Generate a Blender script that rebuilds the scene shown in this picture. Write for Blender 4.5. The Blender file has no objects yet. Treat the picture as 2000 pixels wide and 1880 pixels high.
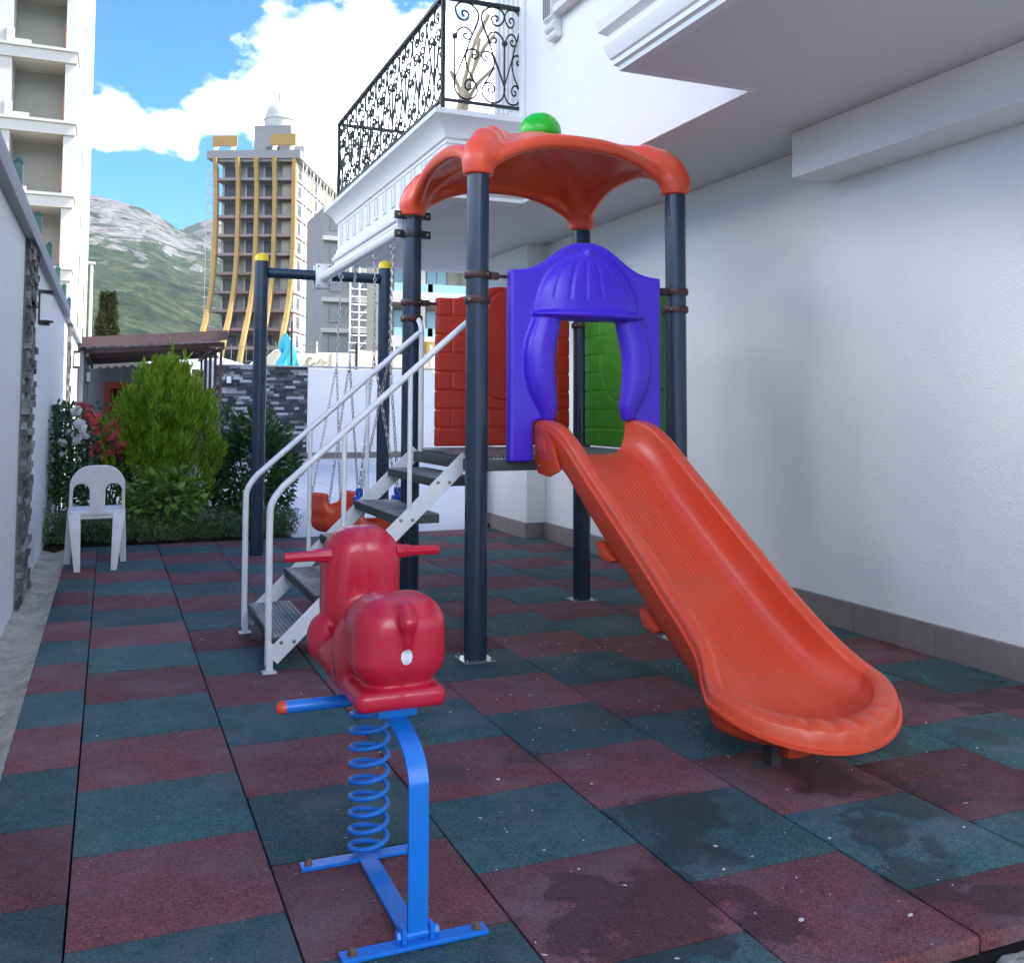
import bpy, bmesh, math, random
import numpy as np
from mathutils import Vector, Matrix
random.seed(7); np.random.seed(7)
R = math.radians
scene = bpy.context.scene
C = scene.collection

# ------------------------------------------------------------------ camera
cam_d = bpy.data.cameras.new('camera'); cam = bpy.data.objects.new('camera', cam_d); C.objects.link(cam)
scene.camera = cam
yaw, pitch, roll = .3938, .0588, .0038
_f = Vector((math.sin(yaw)*math.cos(pitch), math.cos(yaw)*math.cos(pitch), math.sin(pitch)))
_r = Vector((math.cos(yaw), -math.sin(yaw), 0)); _u = _r.cross(_f)
r2 = _r*math.cos(roll) + _u*math.sin(roll); u2 = -_r*math.sin(roll) + _u*math.cos(roll)
m = Matrix((r2, u2, -_f)).transposed().to_4x4(); m.translation = (.0645, -2.4893, 1.2372)
cam.matrix_world = m
cam_d.sensor_fit = 'HORIZONTAL'; cam_d.sensor_width = 36; cam_d.lens = 1888.5/2000*36
cam_d.shift_x = 0; cam_d.shift_y = -(940-687.8)/2000
cam_d.clip_start = .05; cam_d.clip_end = 9000

# ------------------------------------------------------------------ exposure, sky and sun
scene.view_settings.view_transform = 'Standard'; scene.view_settings.look = 'None'
scene.view_settings.exposure = 2.85; scene.view_settings.gamma = 1
SUN_EL = R(47); SUN_DIR = Vector((.955, -.22, 0)).normalized()      # horizontal direction towards the sun
sun_vec = Vector((SUN_DIR.x*math.cos(SUN_EL), SUN_DIR.y*math.cos(SUN_EL), math.sin(SUN_EL)))
sd = bpy.data.lights.new('sun', 'SUN'); sd.energy = 2.0; sd.angle = R(.53); sd.color = (1, .96, .90)
so = bpy.data.objects.new('sun', sd); C.objects.link(so)
so.rotation_euler = (-sun_vec).to_track_quat('-Z', 'Y').to_euler(); so.location = (30, -10, 40)

world = bpy.data.worlds.new('World'); scene.world = world; world.use_nodes = True
wt = world.node_tree; wt.nodes.clear()
def N(t, typ, **kw):
    n = t.nodes.new(typ)
    for k, v in kw.items(): setattr(n, k, v)
    return n
def L(t, a, b): t.links.new(a, b)
def math_n(t, op, a, b=None, c=None, clamp=False):
    n = N(t, 'ShaderNodeMath', operation=op); n.use_clamp = clamp
    for i, x in enumerate((a, b, c)):
        if x is None: continue
        if isinstance(x, (int, float)): n.inputs[i].default_value = x
        else: L(t, x, n.inputs[i])
    return n.outputs[0]
def ramp(t, fac, stops):
    n = N(t, 'ShaderNodeValToRGB'); e = n.color_ramp.elements
    while len(e) < len(stops): e.new(.5)
    for i, (p, c) in enumerate(stops): e[i].position = p; e[i].color = (*c, 1) if len(c) == 3 else c
    L(t, fac, n.inputs[0]); return n.outputs[0]
def mixc(t, fac, a, b, mode='MIX'):
    n = N(t, 'ShaderNodeMix', data_type='RGBA', blend_type=mode)
    for s, x in ((n.inputs[0], fac), (n.inputs[6], a), (n.inputs[7], b)):
        if isinstance(x, (int, float)): s.default_value = x
        elif isinstance(x, tuple): s.default_value = (*x, 1) if len(x) == 3 else x
        else: L(t, x, s)
    return n.outputs[2]
def noise_n(t, vec, scale, detail=4, rough=.5, dist=0):
    n = N(t, 'ShaderNodeTexNoise'); n.inputs['Scale'].default_value = scale; n.inputs['Detail'].default_value = detail
    n.inputs['Roughness'].default_value = rough; n.inputs['Distortion'].default_value = dist
    if vec is not None: L(t, vec, n.inputs['Vector'])
    return n.outputs['Fac']
def map_n(t, vec, scale=(1, 1, 1), loc=(0, 0, 0), rot=(0, 0, 0)):
    n = N(t, 'ShaderNodeMapping'); n.inputs['Scale'].default_value = scale; n.inputs['Location'].default_value = loc
    n.inputs['Rotation'].default_value = rot; L(t, vec, n.inputs['Vector']); return n.outputs[0]

sky = N(wt, 'ShaderNodeTexSky', sky_type='NISHITA'); sky.sun_disc = False
sky.sun_elevation = SUN_EL; sky.sun_rotation = math.atan2(SUN_DIR.x, SUN_DIR.y)
sky.altitude = 0; sky.air_density = 1.35; sky.dust_density = .05; sky.ozone_density = 5.0
tc = N(wt, 'ShaderNodeTexCoord'); dirv = tc.outputs['Generated']
# cumulus bank: where the heaps stand in the sky (unit directions) and how wide each is, broken up by noise
heaps = [(.2172, .9186, .3301, .095), (.16, .94, .30, .055), (.105, .956, .284, .046), (.0458, .966, .266, .036), (-.005, .969, .262, .036),
         (.253, .933, .262, .10), (.19, .925, .345, .05), (.30, .90, .33, .11), (.42, .86, .28, .12), (-.12, .96, .25, .06)]
warp = N(wt, 'ShaderNodeTexNoise'); warp.inputs['Scale'].default_value = 14; warp.inputs['Detail'].default_value = 3; L(wt, dirv, warp.inputs['Vector'])
wv = N(wt, 'ShaderNodeVectorMath', operation='MULTIPLY_ADD'); L(wt, warp.outputs['Color'], wv.inputs[0])
wv.inputs[1].default_value = (.07, .07, .07); 
wadd = N(wt, 'ShaderNodeVectorMath', operation='ADD'); L(wt, dirv, wadd.inputs[0]); wadd.inputs[1].default_value = (-.035, -.035, -.035)
L(wt, wadd.outputs[0], wv.inputs[2])
acc = None
for (hx, hy, hz, hr) in heaps:
    sb = N(wt, 'ShaderNodeVectorMath', operation='SUBTRACT'); L(wt, wv.outputs[0], sb.inputs[0]); sb.inputs[1].default_value = (hx, hy, hz)
    ml = N(wt, 'ShaderNodeVectorMath', operation='MULTIPLY'); L(wt, sb.outputs[0], ml.inputs[0]); ml.inputs[1].default_value = (1/hr, 1/hr, 1.35/hr)
    ln = N(wt, 'ShaderNodeVectorMath', operation='LENGTH'); L(wt, ml.outputs[0], ln.inputs[0])
    q = math_n(wt, 'SUBTRACT', 1.0, ln.outputs['Value'])
    acc = q if acc is None else math_n(wt, 'SMOOTH_MAX', acc, q, .3)
nz = noise_n(wt, map_n(wt, dirv, (1, 1, 1.6)), 17, 6, .62)
nz2 = noise_n(wt, map_n(wt, dirv, (1, 1, 2.6)), 9, 4, .6)
wisp = math_n(wt, 'MULTIPLY', math_n(wt, 'SUBTRACT', nz2, .69), 2.2)                       # thin stray shreds everywhere
dens = math_n(wt, 'MAXIMUM', math_n(wt, 'ADD', acc, math_n(wt, 'MULTIPLY', math_n(wt, 'SUBTRACT', nz, .47), 1.7)), wisp)
# unseen broken cumulus added to light the yard, masked out of the view
fld = noise_n(wt, map_n(wt, dirv, (1, 1, 1.8)), 3.4, 4, .6)
dt = N(wt, 'ShaderNodeVectorMath', operation='DOT_PRODUCT'); L(wt, dirv, dt.inputs[0]); dt.inputs[1].default_value = (.114, .935, .336)
viewm = math_n(wt, 'MULTIPLY', math_n(wt, 'SUBTRACT', dt.outputs['Value'], .80), 12, clamp=True)
fd = math_n(wt, 'SUBTRACT', math_n(wt, 'MULTIPLY', math_n(wt, 'SUBTRACT', fld, .47), 4.5), math_n(wt, 'MULTIPLY', viewm, 3))
sz = N(wt, 'ShaderNodeSeparateXYZ'); L(wt, dirv, sz.inputs[0])
fd = math_n(wt, 'SUBTRACT', math_n(wt, 'ADD', fd, .32), math_n(wt, 'MULTIPLY', math_n(wt, 'MULTIPLY', math_n(wt, 'SUBTRACT', sz.outputs[2], .54), 4, clamp=True), 2.0))      # added clouds thinned overhead to even the light on the walls
fd = math_n(wt, 'SUBTRACT', fd, math_n(wt, 'MULTIPLY', math_n(wt, 'MULTIPLY', math_n(wt, 'SUBTRACT', .20, sz.outputs[2]), 7, clamp=True), 2.2))       # low strip left clear so the upper wall gets less light
dens = math_n(wt, 'MAXIMUM', dens, fd)
cov = math_n(wt, 'SMOOTHSTEP' if False else 'MULTIPLY', math_n(wt, 'ADD', dens, .02), 3.2, clamp=True)
cov = math_n(wt, 'POWER', cov, .8)
shn = noise_n(wt, map_n(wt, dirv, (1, 1, 1.8), loc=(3, 1, 2)), 11, 3, .6)
thick = math_n(wt, 'MULTIPLY', math_n(wt, 'MULTIPLY', dens, 1.15), math_n(wt, 'MULTIPLY', math_n(wt, 'SUBTRACT', shn, .30), 3.2, clamp=True), clamp=True)
ccol = ramp(wt, thick, [(0, (.19, .215, .25)), (.12, (.24, .255, .275)), (.4, (.85, .90, .98)), (1, (1.85, 1.97, 2.15))])
skyc = N(wt, 'ShaderNodeVectorMath', operation='SCALE'); L(wt, sky.outputs[0], skyc.inputs[0]); skyc.inputs['Scale'].default_value = .052
skyt = mixc(wt, 1.0, skyc.outputs[0], (.15, .44, .82), 'MULTIPLY')                       # deep clear-air blue
bgc = mixc(wt, cov, skyt, ccol)
bg = N(wt, 'ShaderNodeBackground'); L(wt, bgc, bg.inputs['Color']); bg.inputs['Strength'].default_value = 1.0
wo = N(wt, 'ShaderNodeOutputWorld'); L(wt, bg.outputs[0], wo.inputs['Surface'])

scene.cycles.max_bounces = 7; scene.cycles.diffuse_bounces = 5; scene.cycles.glossy_bounces = 3; scene.cycles.transmission_bounces = 3
scene.cycles.caustics_reflective = False; scene.cycles.caustics_refractive = False
scene.cycles.use_adaptive_sampling = True; scene.cycles.adaptive_threshold = .02
# ------------------------------------------------------------------ materials
def srgb(h):
    h = h.lstrip('#'); c = [int(h[i:i+2], 16)/255 for i in (0, 2, 4)]
    return tuple(x/12.92 if x <= .04045 else ((x+.055)/1.055)**2.4 for x in c)
MATS = {}
def pmat(name, col, rough=.5, spec=.5, metal=0, var=.12, vs=4., bump=0., bs=60., bdist=.004, rand=0., island=0., coat=0., trans=0., detail=5, streak=0, dirt=None, dirt_amt=0., dirt_scale=2.):
    m = bpy.data.materials.new(name); m.use_nodes = True; t = m.node_tree; b = t.nodes['Principled BSDF']
    geo = N(t, 'ShaderNodeNewGeometry'); pos = geo.outputs['Position']
    nz = noise_n(t, pos, vs, detail, .6)
    fac = math_n(t, 'MULTIPLY_ADD', math_n(t, 'SUBTRACT', nz, .5), var*2.4, 1.0)
    if streak:
        sn = noise_n(t, map_n(t, pos, (6, 6, .35)), 3, 4, .6)
        fac = math_n(t, 'MULTIPLY', fac, math_n(t, 'MULTIPLY_ADD', math_n(t, 'SUBTRACT', sn, .5), streak*2, 1.0))
    if rand:
        oi = N(t, 'ShaderNodeObjectInfo')
        fac = math_n(t, 'MULTIPLY', fac, math_n(t, 'MULTIPLY_ADD', math_n(t, 'SUBTRACT', oi.outputs['Random'], .5), rand*2, 1.0))
    if island:
        fac = math_n(t, 'MULTIPLY', fac, math_n(t, 'MULTIPLY_ADD', math_n(t, 'SUBTRACT', geo.outputs['Random Per Island'], .5), island*2, 1.0))
    sc = N(t, 'ShaderNodeVectorMath', operation='SCALE'); sc.inputs[0].default_value = col; L(t, fac, sc.inputs['Scale'])
    colout = sc.outputs[0]
    if dirt is not None:
        dn = noise_n(t, pos, dirt_scale, 7, .65)
        df = math_n(t, 'MULTIPLY', math_n(t, 'MULTIPLY', math_n(t, 'SUBTRACT', dn, .48), 4, clamp=True), dirt_amt)
        colout = mixc(t, df, colout, dirt)
    L(t, colout, b.inputs['Base Color'])
    b.inputs['Roughness'].default_value = rough; b.inputs['Specular IOR Level'].default_value = spec; b.inputs['Metallic'].default_value = metal
    b.inputs['Coat Weight'].default_value = coat; b.inputs['Coat Roughness'].default_value = .12
    if bump:
        bn = N(t, 'ShaderNodeBump'); bn.inputs['Strength'].default_value = bump; bn.inputs['Distance'].default_value = bdist
        L(t, noise_n(t, pos, bs, 3, .6), bn.inputs['Height']); L(t, bn.outputs[0], b.inputs['Normal'])
    if trans:
        tr = N(t, 'ShaderNodeBsdfTranslucent'); L(t, colout, tr.inputs['Color'])
        mx = N(t, 'ShaderNodeMixShader'); mx.inputs[0].default_value = trans
        out = t.nodes['Material Output']; L(t, b.outputs[0], mx.inputs[1]); L(t, tr.outputs[0], mx.inputs[2]); L(t, mx.outputs[0], out.inputs['Surface'])
    MATS[name] = m
    return m

# ------------------------------------------------------------------ mesh helpers
def tag(o, label=None, cat=None, group=None, kind=None):
    if label: o['label'] = label
    if cat: o['category'] = cat
    if group: o['group'] = group
    if kind: o['kind'] = kind
    return o
def thing(name, label, cat, loc=(0, 0, 0), rotz=0, group=None):
    o = bpy.data.objects.new(name, None); C.objects.link(o); o.location = loc; o.rotation_euler = (0, 0, rotz)
    o.empty_display_size = .1
    return tag(o, label, cat, group)
def root_loc(o):
    v = Vector((0, 0, 0))
    while o is not None: v = v + o.location; o = o.parent
    return v
class MB:
    def __init__(s): s.v = []; s.f = []
    def add(s, v, f):
        n = len(s.v); s.v.extend(tuple(map(float, x)) for x in v); s.f.extend([tuple(i+n for i in q) for q in f]); return s
    def box(s, x0, x1, y0, y1, z0, z1):
        return s.add([(x0, y0, z0), (x1, y0, z0), (x1, y1, z0), (x0, y1, z0), (x0, y0, z1), (x1, y0, z1), (x1, y1, z1), (x0, y1, z1)],
                     [(0, 3, 2, 1), (4, 5, 6, 7), (0, 1, 5, 4), (1, 2, 6, 5), (2, 3, 7, 6), (3, 0, 4, 7)])
    def obox(s, c, size, M):
        M = M.to_3x3(); c = Vector(c); hx, hy, hz = [q/2 for q in size]
        v = [c + M @ Vector((sx*hx, sy*hy, sz*hz)) for sz in (-1, 1) for sx, sy in ((-1, -1), (1, -1), (1, 1), (-1, 1))]
        return s.add(v, [(0, 3, 2, 1), (4, 5, 6, 7), (0, 1, 5, 4), (1, 2, 6, 5), (2, 3, 7, 6), (3, 0, 4, 7)])
    def bar(s, a, b, w, h, up=(0, 0, 1)):
        a = Vector(a); b = Vector(b); d = (b-a); l = d.length; d.normalize(); up = Vector(up)
        x = up.cross(d)
        if x.length < 1e-4: x = Vector((1, 0, 0))
        x.normalize(); z = d.cross(x)
        return s.obox((a+b)/2, (w, l, h), Matrix((x, d, z)).transposed())
    def tube(s, path, r, n=10, caps=True, closed=False):
        P = [Vector(p) for p in path]; k = len(P); rr = r if isinstance(r, (list, tuple)) else [r]*k
        T = []
        for i in range(k):
            a = P[(i-1) % k] if closed or i > 0 else P[i]; b = P[(i+1) % k] if closed or i < k-1 else P[i]
            d = (b-a); d = d.normalized() if d.length > 1e-9 else Vector((0, 0, 1)); T.append(d)
        ref = Vector((0, 0, 1)) if abs(T[0].z) < .9 else Vector((1, 0, 0))
        x = ref.cross(T[0]).normalized(); V = []
        for i in range(k):
            x = (x - T[i]*x.dot(T[i])); x = x.normalized() if x.length > 1e-6 else Vector((1, 0, 0)); y = T[i].cross(x)
            for j in range(n):
                a = 2*math.pi*j/n; V.append(P[i] + (x*math.cos(a)+y*math.sin(a))*rr[i])
        F = []
        for i in range(k if closed else k-1):
            for j in range(n):
                a = i*n+j; b = i*n+(j+1) % n; c = ((i+1) % k)*n+(j+1) % n; d = ((i+1) % k)*n+j; F.append((a, b, c, d))
        if caps and not closed: F.append(tuple(range(n-1, -1, -1))); F.append(tuple((k-1)*n+j for j in range(n)))
        return s.add(V, F)
    def lathe(s, prof, c=(0, 0, 0), n=24, M=None):
        c = Vector(c); V = []; F = []; k = len(prof)
        for (r, z) in prof:
            for j in range(n):
                a = 2*math.pi*j/n; p = Vector((r*math.cos(a), r*math.sin(a), z)); V.append(c + (M @ p if M else p))
        for i in range(k-1):
            for j in range(n): F.append((i*n+j, i*n+(j+1) % n, (i+1)*n+(j+1) % n, (i+1)*n+j))
        if prof[0][0] > 1e-6: F.append(tuple(range(n-1, -1, -1)))
        if prof[-1][0] > 1e-6: F.append(tuple((k-1)*n+j for j in range(n)))
        return s.add(V, F)
    def prism(s, poly, fn, d0, d1):
        n = len(poly); V = [fn(a, b, d0) for a, b in poly] + [fn(a, b, d1) for a, b in poly]
        F = [tuple(range(n-1, -1, -1)), tuple(range(n, 2*n))] + [(i, (i+1) % n, n+(i+1) % n, n+i) for i in range(n)]
        return s.add(V, F)
    def profile(s, prof, path, normals):
        # prof: (out, up) pairs; path: list of points; normals: outward horizontal dir per path point (mitred)
        k = len(prof); V = []
        for p, nn in zip(path, normals):
            for (o, u) in prof: V.append((p[0]+nn[0]*o, p[1]+nn[1]*o, p[2]+u))
        F = [(i*k+j, i*k+(j+1) % k, (i+1)*k+(j+1) % k, (i+1)*k+j) for i in range(len(path)-1) for j in range(k)]
        F += [tuple(range(k-1, -1, -1)), tuple((len(path)-1)*k+j for j in range(k))]
        return s.add(V, F)
    def build(s, name, mat, parent=None, smooth=False, bevel=0, angle=35, seg=2, local=False, label=None, cat=None, group=None, kind=None, fix=True):
        me = bpy.data.meshes.new(name)
        off = Vector((0, 0, 0)) if (local or parent is None) else root_loc(parent)
        me.from_pydata([(x-off.x, y-off.y, z-off.z) for x, y, z in s.v], [], s.f)
        if bevel or fix:
            bm = bmesh.new(); bm.from_mesh(me)
            if fix: bmesh.ops.recalc_face_normals(bm, faces=bm.faces)
            if bevel:
                ed = [e for e in bm.edges if e.is_manifold and e.calc_face_angle(0) > R(25)]
                bmesh.ops.bevel(bm, geom=ed, offset=bevel, segments=seg, affect='EDGES', profile=.6, clamp_overlap=True)
            bm.to_mesh(me); bm.free()
        if smooth or bevel:
            me.shade_smooth(); me.set_sharp_from_angle(angle=R(angle))
        me.materials.append(MATS[mat] if isinstance(mat, str) else mat)
        o = bpy.data.objects.new(name, me); C.objects.link(o)
        if parent is not None: o.parent = parent
        return tag(o, label, cat, group, kind)
def catmull(P, n=6, closed=False):
    P = [Vector(p) for p in P]; out = []; k = len(P)
    for i in range(k if closed else k-1):
        p0 = P[(i-1) % k] if closed or i > 0 else P[i]*2-P[i+1]; p1 = P[i]; p2 = P[(i+1) % k]
        p3 = P[(i+2) % k] if closed or i+2 < k else P[i+1]*2-P[i]
        for j in range(n):
            t = j/n; out.append(.5*((2*p1)+(-p0+p2)*t+(2*p0-5*p1+4*p2-p3)*t*t+(-p0+3*p1-3*p2+p3)*t**3))
    if not closed: out.append(P[-1])
    return out
def inst(o, parent, loc, rot=None, scale=None):
    c = o.copy(); C.objects.link(c); c.parent = parent; c.location = loc
    if rot is not None: c.rotation_euler = rot
    if scale is not None: c.scale = scale
    return c
def copy_tree(o, parent=None):
    c = o.copy(); C.objects.link(c); c.parent = parent
    for ch in list(o.children): copy_tree(ch, c)
    return c

# signed-distance solids turned into meshes (surface nets)
def surfnet(f, lo, hi, h):
    lo = np.array(lo, float); hi = np.array(hi, float); n = np.ceil((hi-lo)/h).astype(int)+1
    ax = [lo[i]+h*np.arange(n[i]) for i in range(3)]
    X, Y, Z = np.meshgrid(*ax, indexing='ij'); F = f(X, Y, Z); S = F < 0
    acc = np.zeros((*(n-1), 3)); cnt = np.zeros(n-1)
    cs = [(0, 0), (1, 0), (0, 1), (1, 1)]
    for a in range(3):
        o = [i for i in range(3) if i != a]
        for c in cs:
            s0 = [None]*3; s1 = [None]*3
            s0[a] = slice(0, n[a]-1); s1[a] = slice(1, n[a])
            for q, oo in zip(c, o): s0[oo] = slice(q, n[oo]-1+q); s1[oo] = slice(q, n[oo]-1+q)
            f0 = F[tuple(s0)]; f1 = F[tuple(s1)]; x = (f0 < 0) != (f1 < 0)
            t = np.where(x, f0/np.where(x, f0-f1, 1), 0)
            p = np.zeros((*f0.shape, 3)); p[..., a] = t
            for q, oo in zip(c, o): p[..., oo] = q
            acc += p*x[..., None]; cnt += x
    act = cnt > 0; idx = -np.ones(n-1, int); idx[act] = np.arange(act.sum())
    I = np.argwhere(act); V = lo + h*(I + acc[act]/cnt[act][:, None])
    faces = []
    for a in range(3):
        b, c = (a+1) % 3, (a+2) % 3
        s0 = [slice(None)]*3; s1 = [slice(None)]*3; s0[a] = slice(0, -1); s1[a] = slice(1, None)
        e = S[tuple(s0)] != S[tuple(s1)]
        E = np.argwhere(e); E = E[(E[:, b] > 0) & (E[:, c] > 0) & (E[:, b] < n[b]-1) & (E[:, c] < n[c]-1)]
        g = S[tuple(s0)][tuple(E.T)]
        def at(db, dc):
            q = E.copy(); q[:, b] += db; q[:, c] += dc; return idx[tuple(q.T)]
        Q = np.stack([at(-1, -1), at(0, -1), at(0, 0), at(-1, 0)], 1)
        Q[~g] = Q[~g][:, ::-1]; faces.append(Q)
    Q = np.concatenate(faces); Q = Q[(Q >= 0).all(1)]
    return V, Q
def sdf_obj(name, f, lo, hi, h, mat, parent=None, smooth_iter=0, **kw):
    V, Q = surfnet(f, lo, hi, h)
    loc_ = kw.pop('local', False); off = root_loc(parent) if parent is not None and not loc_ else Vector((0, 0, 0))
    me = bpy.data.meshes.new(name); me.from_pydata((V-np.array(off)).tolist(), [], Q.tolist()); me.shade_smooth()
    me.materials.append(MATS[mat]); o = bpy.data.objects.new(name, me); C.objects.link(o)
    if parent is not None: o.parent = parent
    if smooth_iter:
        bm = bmesh.new(); bm.from_mesh(me)
        for _ in range(smooth_iter): bmesh.ops.smooth_vert(bm, verts=bm.verts, factor=.5, use_axis_x=True, use_axis_y=True, use_axis_z=True)
        bm.to_mesh(me); bm.free()
    return tag(o, **kw)
def smin(a, b, k): h = np.clip(.5+.5*(b-a)/k, 0, 1); return b*(1-h)+a*h-k*h*(1-h)
def smax(a, b, k): return -smin(-a, -b, k)
def s_ell(X, Y, Z, c, r):
    x, y, z = (X-c[0])/r[0], (Y-c[1])/r[1], (Z-c[2])/r[2]; k0 = np.sqrt(x*x+y*y+z*z)
    k1 = np.sqrt((x/r[0])**2+(y/r[1])**2+(z/r[2])**2); return k0*(k0-1)/np.maximum(k1, 1e-6)
def s_box(X, Y, Z, c, h, r=0):
    x, y, z = abs(X-c[0])-h[0]+r, abs(Y-c[1])-h[1]+r, abs(Z-c[2])-h[2]+r
    return np.sqrt(np.maximum(x, 0)**2+np.maximum(y, 0)**2+np.maximum(z, 0)**2)+np.minimum(np.maximum(x, np.maximum(y, z)), 0)-r
def s_cap(X, Y, Z, a, b, ra, rb=None):
    rb = ra if rb is None else rb; a = np.array(a, float); b = np.array(b, float); d = b-a
    t = np.clip(((X-a[0])*d[0]+(Y-a[1])*d[1]+(Z-a[2])*d[2])/d.dot(d), 0, 1)
    return np.sqrt((X-a[0]-t*d[0])**2+(Y-a[1]-t*d[1])**2+(Z-a[2]-t*d[2])**2)-(ra+(rb-ra)*t)
# ------------------------------------------------------------------ material list
pmat('stucco', (.80, .80, .80), .85, .3, var=.03, vs=1.2, bump=.8, bs=72, bdist=.008)
pmat('stucco_fine', (.80, .80, .79), .8, .3, var=.03, vs=2, bump=.25, bs=70, bdist=.003)
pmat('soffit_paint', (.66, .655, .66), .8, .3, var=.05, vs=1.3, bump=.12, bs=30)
pmat('moulding', (.72, .72, .72), .7, .3, var=.03, vs=3, bump=.1, bs=40)
pmat('plaster_left', (.82, .83, .84), .85, .3, var=.04, vs=1.5, bump=.3, bs=40, bdist=.003, streak=.06)
pmat('coping_grey', (.42, .43, .46), .8, .3, var=.12, vs=4, bump=.3, bs=25)
pmat('base_tile', (.235, .20, .185), .55, .4, var=.14, vs=9, streak=.12, rand=.06)
pmat('concrete', (.46, .42, .35), .95, .2, var=.30, vs=9, bump=1.0, bs=45, bdist=.016, dirt=(.14, .12, .09), dirt_amt=.6, dirt_scale=5)
pmat('ground_mat', (.12, .12, .095), .95, .2, var=.2, vs=.2)
pmat('plaza_stone', (.60, .59, .58), .6, .4, var=.05, vs=1.4, bump=.05, bs=30, rand=.03)
pmat('plaza_joint', (.33, .32, .31), .9, .2)
pmat('soil', (.05, .035, .022), .95, .1, var=.4, vs=12, bump=1, bs=30, bdist=.02)
pmat('under_sheet', (.012, .012, .012), .95, .1)
pmat('iron_black', (.012, .012, .014), .38, .5, var=.1)
pmat('lamp_black', (.012, .012, .012), .4, .5)
pmat('lamp_glass', (.78, .80, .82), .35, .5, var=.02)
pmat('fence_green', (.012, .085, .065), .45, .5, var=.1)
pmat('wire', (.10, .12, .11), .5, .5)
pmat('brown_steel', (.055, .028, .026), .5, .5, var=.2)
pmat('brown_beam', (.085, .05, .05), .55, .4, var=.15, vs=3)
pmat('sheet_pale', (.55, .54, .53), .5, .4, var=.08)
pmat('shed_grey', (.22, .22, .24), .85, .3, var=.1, vs=2)
pmat('door_red', (.30, .055, .035), .5, .4, var=.1)
pmat('rust_gate', (.16, .055, .035), .6, .4, var=.2)
pmat('white_paint', (.80, .81, .82), .4, .5, var=.03)
pmat('white_gloss', (.78, .79, .80), .28, .5, var=.03, dirt=(.5, .47, .42), dirt_amt=.25, dirt_scale=9)
pmat('window_glass', (.02, .025, .03), .08, .8)
pmat('window_grey', (.18, .19, .21), .5, .5)
pmat('neighbour_paint', (.50, .57, .66), .85, .2, var=.04)
pmat('litter', (.75, .72, .66), .8, .3, island=.3)

def stone_mat(name, stops):
    m = bpy.data.materials.new(name); m.use_nodes = True; t = m.node_tree; b = t.nodes['Principled BSDF']
    oi = N(t, 'ShaderNodeObjectInfo'); geo = N(t, 'ShaderNodeNewGeometry')
    rnd = math_n(t, 'FRACT', math_n(t, 'ADD', oi.outputs['Random'], geo.outputs['Random Per Island']))
    c = ramp(t, rnd, stops)
    nz = noise_n(t, geo.outputs['Position'], 30, 5, .65)
    sc = N(t, 'ShaderNodeVectorMath', operation='SCALE'); L(t, c, sc.inputs[0]); L(t, math_n(t, 'MULTIPLY_ADD', nz, 1.0, .5), sc.inputs['Scale'])
    L(t, sc.outputs[0], b.inputs['Base Color']); b.inputs['Roughness'].default_value = .8
    bn = N(t, 'ShaderNodeBump'); bn.inputs['Strength'].default_value = .7; bn.inputs['Distance'].default_value = .01
    L(t, noise_n(t, geo.outputs['Position'], 45, 5, .7), bn.inputs['Height']); L(t, bn.outputs[0], b.inputs['Normal'])
    MATS[name] = m
stone_mat('slate', [(0, (.025, .028, .034)), (.45, (.055, .06, .07)), (.7, (.12, .125, .14)), (.85, (.26, .27, .29)), (1, (.48, .49, .51))])
stone_mat('slate_brown', [(0, (.07, .068, .066)), (.5, (.15, .145, .14)), (1, (.34, .33, .31))])

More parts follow.
